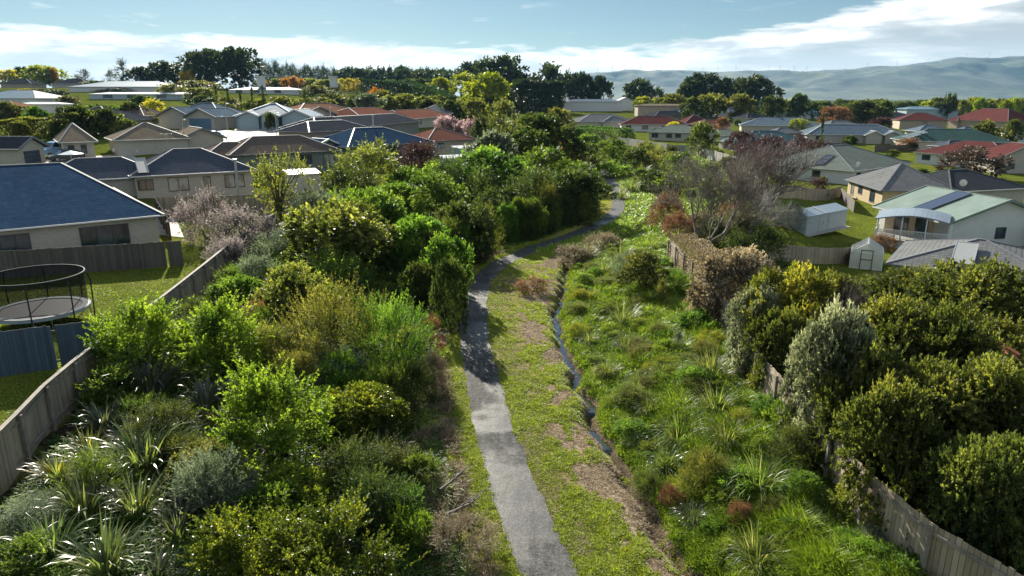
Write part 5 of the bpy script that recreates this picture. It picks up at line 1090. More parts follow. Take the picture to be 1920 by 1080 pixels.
# ------------------------------------------------------------------ shrubs of the left bank (photo outline centre, width, height ratio)
SH = [
 # near group
 ('lush', 'lime', 500, 795, 215, .85, "large bright lime green shrub in the open, biggest of the near lime shrubs"),
 ('lush', 'yellowgreen', 610, 1040, 240, .70, "yellow green glossy shrub at the bottom edge nearest the path"),
 ('lush', 'yellowgreen', 455, 1035, 200, .75, "yellow green shrub at the bottom edge, in front of the silver grey bush"),
 ('fine', 'silver', 395, 915, 170, .80, "silver grey fine leaved bush below the large lime shrub"),
 ('lumpy', 'lime', 545, 925, 140, .75, "bright green shrub between the silver grey bush and the dark hollow"),
 ('lumpy', 'yellowgreen', 680, 780, 150, .75, "olive yellow topped shrub standing over the dark hollow beside the path"),
 ('lush', 'mid', 780, 880, 80, .8, "small rich green shrub leaning out at the edge of the dark hollow"),
 ('lush', 'lime', 765, 990, 80, 1.0, "slim bright green shrub standing alone above the dead bracken"),
 ('fine', 'tan', 860, 1010, 130, .6, "heap of dry brown bracken beside the path verge"),
 ('fine', 'bronze', 330, 850, 100, .7, "small bronze green bush between the flaxes and the lime shrub"),
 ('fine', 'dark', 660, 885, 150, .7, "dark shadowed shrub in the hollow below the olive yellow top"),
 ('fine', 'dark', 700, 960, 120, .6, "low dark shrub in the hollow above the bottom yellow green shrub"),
 ('lush', 'mid', 40, 1050, 130, .6, "low green shrub in the bottom corner under the paling fence"),
 ('fine', 'silver', 55, 965, 120, .5, "low pale grey green shrub at the foot of the paling fence"),
 # second row
 ('lush', 'lime', 258, 640, 170, .85, "bright green shrub growing over the paling fence beside the trampoline lawn"),
 ('lush', 'lime', 410, 640, 165, .80, "bright green rounded shrub right of the one growing over the fence"),
 ('fine', 'olive', 505, 655, 100, .9, "grey olive shrub between the lime shrubs and the bush of upright shoots"),
 ('spiky', 'olive', 620, 625, 170, .95, "big olive green bush of upright shoots in the middle of the bank"),
 ('spiky', 'mid', 735, 640, 160, .95, "green bush of upright shoots beside the path shadow"),
 ('fine', 'olive', 555, 700, 90, .9, "small pale olive shrub below the big bush of upright shoots"),
 ('fine', 'silver', 640, 690, 110, .7, "grey green low shrub under the bush of upright shoots"),
 ('fine', 'rust', 690, 880, 60, .7, "small rusty brown dead shrub in the dark hollow"),
 ('fine', 'rust', 480, 600, 70, .9, "brown withered bush between two green shrubs under the fence"),
 ('lumpy', 'mid', 445, 560, 100, .8, "rich green shrub leaning on the grey green paling fence"),
 ('fine', 'silver', 480, 515, 90, .8, "pale grey shrub behind the rich green one near the fence"),
 ('lumpy', 'olive', 560, 560, 150, .85, "rounded olive shrub with pale tips right of the fence corner"),
 ('lumpy', 'olive', 640, 465, 220, .72, "broad pale olive bush, widest of the middle of the bank"),
 ('spiky', 'mid', 620, 530, 170, .6, "dense green shrub with dark front below the broad pale olive bush"),
 ('spiky', 'olive', 700, 590, 90, .7, "small olive shrub behind the two bushes of upright shoots"),
 ('lumpy', 'mid', 700, 425, 150, .85, "bright topped green shrub right of the broad pale olive bush"),
 ('lumpy', 'mid', 775, 470, 120, 1.1, "tall green shrub with a pale lit left side above the path bend"),
 ('lumpy', 'mid', 835, 505, 100, 1.35, "olive green spiky shrub overhanging the path bend"),
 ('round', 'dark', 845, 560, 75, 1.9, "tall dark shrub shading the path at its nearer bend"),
 ('fine', 'rust', 805, 625, 55, 1.1, "thin bare brown bush on the shady side of the path"),
 ('fine', 'tan', 812, 700, 50, 1.6, "strip of dry tan bracken in the shade beside the path"),
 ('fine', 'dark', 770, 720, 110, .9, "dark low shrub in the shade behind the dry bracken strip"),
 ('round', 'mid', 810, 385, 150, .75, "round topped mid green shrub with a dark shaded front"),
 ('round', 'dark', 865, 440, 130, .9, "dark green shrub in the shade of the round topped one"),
 ('fine', 'rust', 915, 415, 60, .7, "small bush with rusty seed heads in the shade by the path"),
 ('fine', 'silver', 595, 405, 110, .8, "silver leaved shrub at the end of the mossy fence rail"),
 ('lush', 'lime', 640, 392, 90, .8, "small lime green shrub beside the silver leaved one"),
 ('lumpy', 'mid', 740, 385, 110, .7, "green shrub with yellow tips behind the round topped shrub"),
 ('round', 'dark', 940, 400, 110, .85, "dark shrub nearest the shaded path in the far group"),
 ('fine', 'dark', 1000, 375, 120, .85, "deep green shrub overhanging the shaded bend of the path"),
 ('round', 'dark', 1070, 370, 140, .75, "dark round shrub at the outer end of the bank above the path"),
 ('round', 'mid', 1020, 325, 130, .7, "mid green dome shrub behind the dark round one at the bank end"),
 ('lumpy', 'mid', 925, 335, 140, .8, "tall deep green shrub below the silver green tree"),
 ('fine', 'dark', 860, 350, 120, .9, "dark mixed shrub left of the tall deep green one"),
 ('fine', 'olive', 690, 325, 130, .75, "dusty olive bush behind the box shed fence"),
 ('fine', 'dark', 650, 350, 100, .7, "dark grey green bush above the fence by the box shed"),
 ('lush', 'lime', 810, 338, 75, .8, "small vivid green shrub right of the purple leaved bush"),
 ('fine', 'purple', 785, 308, 80, .95, "purple leaved bush in front of the dark blue hip roof"),
 ('conic', 'olive', 712, 285, 44, 1.1, "pale tipped conical shrub left in front of the dark blue hip roof"),
 ('conic', 'olive', 800, 292, 42, 1.1, "pale tipped conical shrub beside the purple leaved bush"),
 ('lush', 'mid', 760, 345, 70, .8, "green shrub under the purple leaved bush"),
 ('round', 'dark', 985, 290, 110, .8, "very dark shrub below the orange leaved one"),
 ('round', 'orange', 1050, 285, 70, .55, "orange leaved shrub on the dark end of the bank"),
 ('round', 'mid', 1090, 335, 70, .8, "mid green shrub at the tip of the bank where the path vanishes"),
 ('round', 'dark', 1085, 300, 80, .8, "dark shrub behind the tip of the bank"),
 ('fine', 'mauve', 385, 412, 90, 1.15, "pinkish grey flowering bush at the corner of the dark stained fence"),
 ('fine', 'mauve', 455, 440, 130, .7, "mauve grey sprawling bush leaning over the fence"),
 ('fine', 'mauve', 430, 480, 80, .8, "pale mauve leggy bush at the fence below the sprawling one"),
 ('fine', 'silver', 520, 470, 90, .8, "grey shrub between the sprawling mauve bush and the golden olive bush"),
]
for s in SH: shrub(*s)
# infill of the bank: low scrub under and between the named shrubs
rgs = random.Random(11)
def bank_fill(n, xr_, yr_, kinds, label, grp, rr=(.5, .95), fn=None, hh=(.7, 1.1)):
    k = 0
    while k < n:
        y = rgs.uniform(*yr_); a, b_ = xr_(y); x = rgs.uniform(a, b_)
        if y < 30 and x < -7.2 - (y - 16) * .12 and k % 5: k += 1; continue      # the corner by the fence is left to the flaxes
        knd, colr = rgs.choice(kinds)
        fine = 2 if y < 30 else (1 if y < 70 else 0); me, H = shrub_mesh(knd, rgs.randint(0, 2), fine); r = rgs.uniform(*rr); o = link_mesh('weed_clump' if 'weed' in grp else 'low_shrub', me)
        o.location = (x, y, G(x, y) - .08); o.scale = (r, r, r * rgs.uniform(*hh) * 1.35 / H); o.rotation_euler = (0, 0, rgs.uniform(0, 6.28))
        for i, mm in ((0, LM[colr]), (1, bark)): o.material_slots[i].link = 'OBJECT'; o.material_slots[i].material = mm
        tag(o, label, 'weed' if 'weed' in grp else 'shrub', grp); k += 1
bank_fill(142, lambda y: (left_x(y) + .9, path_x(y) - 3.9), (17, 52), [('fine', 'dark'), ('lumpy', 'mid'), ('lush', 'mid'), ('fine', 'bronze'), ('lush', 'lime'), ('spiky', 'mid'), ('round', 'mid'), ('fine', 'silver'), ('lumpy', 'olive'), ('round', 'dark'), ('lush', 'mid')], "low scrub filling the gaps between taller shrubs on the left bank", 'low scrub on the left bank', (.65, 1.35), hh=(.8, 1.2))
bank_fill(80, lambda y: (left_x(y) + 1.2, path_x(y) - 3.4), (50, 105), [('round', 'dark'), ('fine', 'mid'), ('round', 'mid'), ('lush', 'mid'), ('fine', 'dark'), ('fine', 'olive')], "low scrub among the far dark shrubs of the left bank", 'low scrub on the far left bank', (1.0, 1.9), hh=(.75, 1.15))

# flaxes of the left corner
for a in [
 ('flaxdark', 275, 700, 170, "dark bronze flax clump in the shade below the bright green shrubs", 110),
 ('flaxdark', 385, 735, 120, "dark flax clump with brown heads between the lime shrubs", 90),
 ('flax', 265, 835, 190, "large glossy green flax clump with white glinting leaves", 130),
 ('flaxgold', 105, 870, 120, "yellow and orange streaked flax beside the paling fence", 70),
 ('flax', 175, 850, 120, "pale glossy flax right of the yellow streaked one", 90),
 ('flax', 150, 930, 150, "green flax clump below the yellow streaked one", 100),
 ('flax', 250, 930, 150, "upright green flax clump left of the silver grey bush", 100),
 ('flax', 90, 1010, 160, "glossy flax in the bottom corner under the fence", 110),
 ('flax', 190, 1030, 180, "wide arching flax at the bottom edge", 120),
 ('flaxdark', 330, 960, 120, "dark arching flax beside the silver grey bush", 80),
 ('flaxdark', 290, 1060, 120, "dark flax at the bottom edge left of the yellow green shrub", 80),
 ('flaxdark', 190, 780, 110, "shaded flax clump against the paling fence", 80),
 ('flaxdark', 640, 1010, 110, "dark flax in the hollow behind the bottom yellow green shrub", 70),
 ('flaxdark', 720, 840, 110, "dark flax in the shaded hollow beside the path", 70),
 ('flax', 600, 745, 100, "narrow flax between the lime shrub and the olive yellow top", 70)]:
    strap(a[0], a[1], a[2], a[3], a[4], a[5])
for i in range(34):
    y = rgs.uniform(16.5, 31); x = rgs.uniform(float(left_x(y)) + 1.0, -7.5 - (y - 16) * .12); c_ = rgs.choice(['flax', 'flax', 'flaxdark', 'flaxdark', 'flaxgold']) if i % 9 else 'flaxgold'
    ks = list(STRAP); o = link_mesh('flax_bush', STRAP[ks[i % len(ks)]]); r = rgs.uniform(.55, 1.0); o.location = (x, y, G(x, y) - .03); o.scale = (r, r, r); o.rotation_euler = (0, 0, rgs.uniform(0, 6.28)); o.material_slots[0].link = 'OBJECT'; o.material_slots[0].material = LM[c_]
    tag(o, "small flax clump filling the gaps among the larger flaxes by the fence", 'flax', 'small flaxes by the left fence')
# flax and sedge clumps of the right bank
for a in [
 ('sedge', 1170, 588, 95, "pale grey flax clump on the upper right bank"), ('sedge', 1105, 632, 55, "small green sedge clump beside the stream bend"),
 ('sedge', 1140, 690, 62, "small sedge clump on the bank above the stream"), ('sedge', 1335, 685, 130, "wide arching sedge below the fence, upper right bank"),
 ('sedge', 1345, 750, 115, "pale arching sedge clump in the middle of the right bank"), ('sedge', 1195, 712, 65, "brown tinged sedge clump low on the bank"),
 ('sedge', 1275, 805, 115, "bleached sedge clump, left of a pair on the right bank"), ('sedge', 1365, 805, 110, "bleached sedge clump with a reddish base, right of the pair"),
 ('flax', 1250, 860, 95, "dark centred green flax above the lower stream"), ('sedge', 1425, 890, 150, "largest sedge clump on the right bank, pale streaked"),
 ('sedge', 1425, 1030, 150, "pale arching sedge clump at the bottom edge of the right bank"), ('flax', 1190, 822, 55, "small reddish green flax beside the stream"),
 ('sedge', 1165, 478, 75, "greyish sedge clump at the head of the right bank"), ('sedge', 1130, 500, 60, "tan sedge clump below the greyish one"),
 ('sedge', 1175, 640, 60, "olive sedge tuft in the middle of the upper bank"), ('sedge', 1290, 590, 60, "dark green sedge tuft under the fence"),
 ('flax', 1240, 690, 60, "small dark flax beside the lower conical shrub"), ('sedge', 1215, 760, 60, "bronze sedge tuft low on the middle bank"),
 ('flax', 1400, 680, 70, "dark green flax against the white leaved hedge"), ('flaxdark', 1300, 960, 80, "dark flax with rusty seed stalks low on the right bank"),
 ('sedge', 1100, 470, 70, "dry tan sedge on the heap beside the shaded path"),
 ('sedge', 1185, 345, 60, "sedge clump beside the far path"), ('sedge', 1165, 362, 46, "brown sedge clump left of the far stream"), ('sedge', 1240, 345, 60, "dark sedge clump between the far stream and the bare tree"),
 ('sedge', 1205, 318, 50, "pale sedge clump among the far green scrub")]:
    strap(a[0], a[1], a[2], a[3], a[4], 230, .026, 2.3, (35, 88), 'sedge_clump' if a[0] == 'sedge' else 'flax_bush', 'sedge' if a[0] == 'sedge' else 'flax', hf=.55)
SR = [
 ('round', 'bronze', 1205, 515, 100, .85, "round brownish green shrub on the upper right bank"), ('fine', 'silver', 1180, 500, 60, .9, "grey shrub left of the round brownish one"),
 ('conic', 'olive', 1240, 550, 42, 1.35, "upper of two small conical shrubs on the right bank"), ('conic', 'silver', 1272, 640, 38, 1.2, "lower of two small conical shrubs on the right bank"),
 ('fine', 'mid', 1275, 530, 50, .9, "green bush between the upper conical shrub and the fence"), ('fine', 'olive', 1322, 885, 90, 1.0, "olive grey upright shrub left of the largest sedge"),
 ('round', 'mid', 1505, 912, 75, .85, "round grey green shrub below the fence curve"), ('lush', 'mid', 1305, 600, 60, .7, "bright weed clump high on the bank"),
 ('lush', 'lime', 1475, 790, 80, .8, "lime green bush at the foot of the white leaved hedge"), ('fine', 'dark', 1490, 840, 90, .9, "dark shrub against the fence under the white leaved hedge"),
 ('lush', 'mid', 1450, 760, 80, .6, "green weedy bush against the paling fence"), ('fine', 'silver', 1640, 1010, 80, .5, "pale green low shrub at the foot of the curved fence"), ('lush', 'mid', 1690, 1055, 90, .6, "green weeds at the bottom of the curved fence"),
 ('fine', 'bronze', 1215, 905, 60, .8, "bronze weed clump beside the dry lower stream"), ('fine', 'rust', 1260, 930, 50, .8, "rusty dock seed stalks on the lower right bank"), ('fine', 'rust', 1390, 960, 46, .9, "rusty seed heads above the bottom sedge"),
 ('fine', 'rust', 1000, 535, 60, .5, "heap of dry brown cuttings on the mown grass"), ('fine', 'tan', 1080, 480, 80, .5, "heap of tan cuttings beside the head of the stream"), ('fine', 'tan', 1130, 455, 70, .5, "tan dry scrub at the path shade edge"),
 # far green scrub between the pale fence and the path
 ('round', 'mid', 1105, 275, 60, .75, "green shrub at the far left foot of the pale fence"), ('round', 'mid', 1150, 285, 64, .7, "mid green shrub below the pale fence, second along"), ('round', 'dark', 1195, 300, 62, .7, "dark green shrub below the pale fence, third along"),
 ('fine', 'olive', 1235, 302, 60, .7, "olive shrub in the far scrub left of the fence corner"), ('round', 'mid', 1275, 310, 66, .7, "green shrub in the far scrub at the fence corner"), ('lush', 'lime', 1150, 318, 60, .5, "bright green low scrub beside the vanishing path"),
 ('fine', 'olive', 1215, 285, 54, .7, "pale tipped shrub against the pale fence"), ('round', 'dark', 1225, 340, 60, .7, "dark rounded scrub right of the far stream"), ('lush', 'mid', 1265, 345, 66, .6, "leafy green scrub left of the big bare tree"),
 ('fine', 'dark', 1130, 262, 46, .7, "small dark shrub at the end of the pale fence"), ('round', 'mid', 1300, 335, 50, .8, "green scrub under the bright slatted fence"),
 # round the bare trees
 ('fine', 'rust', 1250, 400, 70, .9, "rusty leaved bush left of the big bare tree"), ('fine', 'rust', 1275, 425, 66, .8, "tawny orange bush above the trimmed hedge end"), ('fine', 'tan', 1320, 425, 80, .7, "tan leaved bush at the foot of the big bare tree"),
 ('fine', 'dark', 1385, 440, 100, .8, "dark bush in the shade beyond the trimmed hedge"), ('fine', 'dark', 1420, 470, 110, .8, "nearly black bush behind the trimmed hedge"), ('fine', 'silver', 1345, 435, 70, .8, "grey shrub on the near side of the bare tree"),
 ('fine', 'orange', 1375, 395, 60, .5, "yellow orange shrub under the spreading bare branches"), ('fine', 'silver', 1480, 405, 60, .8, "pale flecked bush left of the ribbed garden shed"), ('fine', 'purple', 1535, 355, 36, 1.1, "dark red conical bush beside the bright lawn strip"),
 ('round', 'purple', 1390, 270, 56, .8, "reddish round bush in front of the teal roof"), ('fine', 'purple', 1500, 282, 110, .42, "long dark purple bush mass left of the green grey roof"), ('fine', 'purple', 1440, 285, 80, .7, "purplish bush behind the bare trees"),
 ('round', 'bronze', 1318, 255, 60, 1.1, "dark bushy tree right of the dark green roof"), ('round', 'rust', 1352, 238, 30, 1.1, "small rusty leaved tree behind the dark bushy one"),
 ('round', 'brown', 1820, 308, 110, .55, "round brown twiggy bush in front of the maroon roof"), ('round', 'rust', 1568, 208, 56, .75, "mounded bronze tree among the teal roofs"), ('round', 'purple', 1650, 235, 46, .6, "dark bush in front of the tan brick house"),
 ('fine', 'rust', 1700, 272, 40, .6, "brown bush by the brown fence"), ('fine', 'rust', 1590, 482, 40, .6, "reddish garden plants beside the greenhouse"), ('fine', 'rust', 1655, 455, 50, .6, "reddish garden shrubs below the veranda"),
 ('round', 'willow', 1495, 238, 40, .7, "small yellow green tree in front of the slate grey roof"), ('round', 'yellow', 1262, 240, 28, .8, "yellow green bush behind the pale fence house"), ('round', 'hedge', 1172, 252, 40, .6, "clipped dome bush behind the pale fence"),
]
for s in SR: shrub(*s)
bank_fill(34, lambda y: (path_x(y) + 3.5, right_x(y) - 1.0), (72, 135), [('round', 'mid'), ('fine', 'olive'), ('lush', 'mid'), ('round', 'dark'), ('lush', 'lime')], "low green scrub between the far stream and the pale fence", 'low scrub beyond the bare tree', (.8, 1.5), hh=(.5, .9))
bank_fill(210, lambda y: (stream_x(y) + .9, right_x(y) - .5), (15, 56), [('lush', 'lime'), ('round', 'lime'), ('lush', 'mid'), ('fine', 'willow'), ('round', 'lime'), ('fine', 'olive')], "small leafy weed clump in the rank grass of the right bank", 'weed clumps on the right bank', (.3, .9), hh=(.4, .8))
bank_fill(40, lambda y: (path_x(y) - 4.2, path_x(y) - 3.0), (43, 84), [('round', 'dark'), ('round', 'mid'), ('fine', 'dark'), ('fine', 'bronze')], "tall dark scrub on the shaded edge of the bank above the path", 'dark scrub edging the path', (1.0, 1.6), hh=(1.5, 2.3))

# hedges and big trees on the right
def hedge_block(label, pts, w, h, color, kind='hedge', base_h=0.0, n=9000, leaf=.10, name='hedge', far=False):
    """clipped hedge along world points: leaf faces through its volume over twigs"""
    rg = np.random.RandomState(hash_s(label) % 9999); pts = [np.array(p[:2], float) for p in pts]; seg = [np.linalg.norm(pts[i + 1] - pts[i]) for i in range(len(pts) - 1)]; cum = np.concatenate([[0], np.cumsum(seg)])
    s = rg.rand(n) * cum[-1]; cx_ = np.interp(s, cum, [p[0] for p in pts]); cy_ = np.interp(s, cum, [p[1] for p in pts]); d = np.stack([np.interp(s + .1, cum, [p[0] for p in pts]) - np.interp(s - .1, cum, [p[0] for p in pts]), np.interp(s + .1, cum, [p[1] for p in pts]) - np.interp(s - .1, cum, [p[1] for p in pts])], 1); d = unit(d)
    q = rg.rand(n); v = rg.rand(n); u = (rg.rand(n) * 2 - 1); u = np.where(q < .4, u, np.where(q < .7, 1 - .1 * rg.rand(n) ** 2, -1 + .1 * rg.rand(n) ** 2)); v = np.where(q < .4, 1 - .06 * rg.rand(n), v)
    lump = .88 + .22 * vnoise(s * .9, v * 2, 3); z0 = zg(cx_, cy_)
    p0 = np.stack([cx_ - d[:, 1] * u * w / 2 * lump, cy_ + d[:, 0] * u * w / 2 * lump, z0 + base_h + v * (h - base_h) * lump], 1); org = np.array([pts[0][0], pts[0][1], G(*pts[0])])
    nrm = unit(np.stack([-d[:, 1] * u, d[:, 0] * u, (v - .3)], 1) + rg.randn(n, 3) * .7); L = leaf * (.6 + .8 * rg.rand(n)); sd_ = unit(np.cross(nrm, rg.randn(n, 3))); m = p0 + nrm * (L * .45)[:, None]
    V = np.stack([p0, m + sd_ * (L * .26)[:, None], p0 + nrm * L[:, None], m - sd_ * (L * .26)[:, None]], 1).reshape(-1, 3) - org; T = np.repeat(np.clip(.45 + rg.randn(n) * .2, 0, 1), 4)
    return tag(link_mesh(name, np_mesh(name, V, np.arange(n * 4).reshape(n, 4), [LM[color]], {'tint': T}), loc=tuple(org)), label, 'hedge')
hedge_block("trimmed tan and white leaved hedge along the inside of the upper paling fence", [(right_x(y) + .95, y) for y in (39.5, 43, 47, 51)], 1.9, 2.2, 'tan', n=16000, leaf=.11)
BT = [  # lumps of the tall hedge trees: kind, colour, cx, cy, wpx, ratio
 ('lumpy', 'tan', 1375, 540, 120, .85, "rounded tan leaved shrub bulging over the fence below the trimmed hedge"),
 ('lumpy', 'pale', 1600, 800, 90, 1.3, "white flecked shrub overhanging the curved fence top"),
 ('lumpy', 'bronze', 1690, 890, 110, .9, "dark olive branches hanging over the lower curved fence"),
 ('lumpy', 'pale', 1425, 630, 85, 1.5, "tall white flecked shrub at the front edge of the golden hedge tree"),
 ('lumpy', 'gold', 1478, 610, 140, 1.15, "golden olive hedge tree, leftmost of the tall hedge trees"),
 ('lumpy', 'bronze', 1545, 590, 110, .95, "bronze topped hedge tree beside the greenhouse"),
 ('lumpy', 'pale', 1575, 730, 130, 1.7, "white flecked glossy shrub in front of the big hedge trees"),
 ('lumpy', 'bronze', 1700, 590, 150, .8, "bronze green hedge tree below the pale solar water panel"),
 ('lumpy', 'bronze', 1830, 620, 210, .80, "broad bronze hedge tree under the dark grey shingle roof"),
 ('lumpy', 'bronze', 1690, 680, 170, 1.0, "large olive green hedge tree in the middle of the tall hedge"),
 ('lumpy', 'bronze', 1790, 700, 170, 1.1, "dense dark olive hedge tree left of the terracotta roof"),
 ('lumpy', 'bronze', 1740, 820, 190, 1.0, "dark olive hedge tree overhanging the curved fence"),
 ('lumpy', 'bronze', 1850, 810, 190, 1.1, "large dark olive hedge tree below the terracotta roof"),
 ('lumpy', 'bronze', 1800, 930, 170, .9, "dark hedge tree at the lower right above the fence"),
 ('lumpy', 'bronze', 1900, 950, 180, 1.0, "dark olive hedge tree in the bottom right corner"),
 ('lumpy', 'bronze', 1640, 780, 130, 1.0, "olive hedge tree behind the white flecked glossy shrub"),
 ('lumpy', 'bronze', 1770, 640, 130, .85, "olive hedge tree between the broad bronze one and the large olive one"),
 ('lumpy', 'bronze', 1875, 690, 150, .85, "olive hedge tree in front of the terracotta roof"),
 ('lumpy', 'dark', 1690, 760, 120, .9, "dark gap filling hedge tree in the middle of the tall hedge"),
 ('lumpy', 'bronze', 1850, 1010, 150, .8, "low dark hedge tree above the lowest stretch of fence"),
 ('lumpy', 'bronze', 1905, 635, 120, .85, "dark olive hedge tree at the right edge of the view"),
]
for i, (k_, c_, cx_, cy_, w_, r_, lb) in enumerate(BT):
    if cx_ > 1600 and c_ != 'pale':
        x, y, r, h = place_px(cx_, cy_, w_, r_); x = max(x, right_x(y) + 1.3)
    o = shrub(k_, c_, cx_, cy_, w_ * 1.24, r_ / .88 , lb, 'hedge_tree' if 'tree' in lb else 'shrub', 'hedge tree' if 'tree' in lb else 'shrub', fine=2)
for i, (y, dx, r, h, c_, lb) in enumerate([(15.2, 1.2, 1.3, 3.6, 'bronze', "dark hedge tree leaning over the fence nearest the bottom right corner"), (17.6, .8, 1.4, 4.2, 'bronze', "olive hedge tree leaning over the lower fence, second from the corner"),
    (20.3, .9, 1.5, 4.5, 'bronze', "olive hedge tree leaning over the fence curve below the white flecked shrubs"), (23.4, .8, 1.2, 3.6, 'pale', "white flecked shrub leaning over the fence at its sharpest bend"), (26.6, .9, 1.3, 3.6, 'bronze', "olive shrub hiding the fence below the golden hedge tree"), (30.5, .7, 1.2, 3.4, 'silver', "grey leaved shrub hiding the fence top beside the golden hedge tree")]):
    me, H = shrub_mesh('lumpy', i % 3, 2); o = link_mesh('hedge_tree' if 'tree' in lb else 'shrub', me); x = float(right_x(y)) + dx; o.location = (x, y, G(x, y) - .1); o.scale = (r, r * 1.15, h / H); o.rotation_euler = (0, 0, i * 1.7)
    for k, mm in ((0, LM[c_]), (1, bark)): o.material_slots[k].link = 'OBJECT'; o.material_slots[k].material = mm
    tag(o, lb, 'hedge tree' if 'tree' in lb else 'shrub')
strap('flaxgold', 1640, 640, 90, "spiky yellow green cabbage palm head among the tall hedge trees", 70, .05, 1.2, (0, 80), 'cabbage_palm', 'palm')
# bare trees
def bare(cx, cy, wpx, ratio, label, seed, lean=(0, 0), mat=None, levels=5, leaves=None, name='bare_tree', multi=3, spread=.55):
    x, y, r, h = place_px(cx, cy, wpx, ratio); V, F, tips = bare_mesh(seed, 1.0, levels, spread, (3, 4), .016, .25, lean, multi); ex = np.percentile(np.abs(V[:, :2]), 97); ez = V[:, 2].max()
    e = empty(name, (x, y, G(x, y) - .05), 0, label, 'tree'); s = np.array([r / ex, r / ex, h / ez]); br = link_mesh('branches', np_mesh('branches', V * s, F, [mat or twig_grey]), e)
    if leaves:
        rg = np.random.RandomState(seed); n = len(tips) * 2; p = np.repeat(tips, 2, 0) * s + rg.randn(n, 3) * .12; d = unit(rg.randn(n, 3)); sd_ = unit(np.cross(d, rg.randn(n, 3))); L = .16; Vv = np.stack([p, p + d * L * .5 + sd_ * L * .25, p + d * L, p + d * L * .5 - sd_ * L * .25], 1).reshape(-1, 3); link_mesh('leaves', np_mesh('leaves', Vv, np.arange(n * 4).reshape(n, 4), [LM[leaves]], {'tint': np.repeat(rg.rand(n), 4)}), e)
    return e
bare(1320, 370, 210, .95, "big grey leafless tree on the bank above the trimmed hedge", 3, (0, 0), plain("twig_ash", (.185, .16, .125), .85, var=.3), levels=6, multi=3, spread=.6)
bare(1440, 330, 170, .85, "leafless brown twiggy tree left of the green grey roofed house", 8, (.05, 0), plain("twig_brown", (.13, .10, .085), .85, var=.3), multi=6)
bare(1400, 400, 170, .5, "low spreading bare tree with pale branches leaning to the right", 14, (.55, 0), plain("twig_pale", (.27, .25, .22), .85, var=.3), levels=4, multi=4)
bare(1385, 300, 100, .9, "purplish bare tree in front of the teal roof", 21, (.1, 0), plain("twig_purple", (.12, .08, .08), .85, var=.3), multi=4, leaves='purple')
bare(1565, 600, 120, 1.3, "dense bare brown twigs in the middle of the golden hedge trees", 27, (0, 0), plain("twig_dark", (.075, .06, .05), .85, var=.3), multi=7, spread=.4)
bare(1700, 520, 90, .6, "thin bare purplish twigs against the dark grey shingle roof wall", 33, (0, 0), plain("twig_mauve", (.13, .10, .10), .85, var=.3), multi=4)
def fallen(pts, label):
    w = [P(a, b_, .5) for a, b_ in pts]; q = MB(); o = np.array([w[0][0], w[0][1], G(w[0][0], w[0][1])]); q.tube([tuple(p - o) for p in w], [.05, .04, .02], 6)
    d = (w[2] - w[0]); 
    for t in (.4, .6, .75): a = w[0] + d * t - o; q.tube([tuple(a), tuple(a + d * .2 + np.array([.3, .2, .25]))], [.022, .008], 5)
    tag(link_mesh('dead_branch', None) if False else q.build('dead_branch', twig_grey), label, 'branch').location = tuple(o)
fallen([(835, 965), (880, 945), (900, 930)], "pale dead branch sticking out of the shrubs over the verge"); fallen([(825, 918), (850, 900), (870, 885)], "thin grey dead branch above the pale one by the verge")

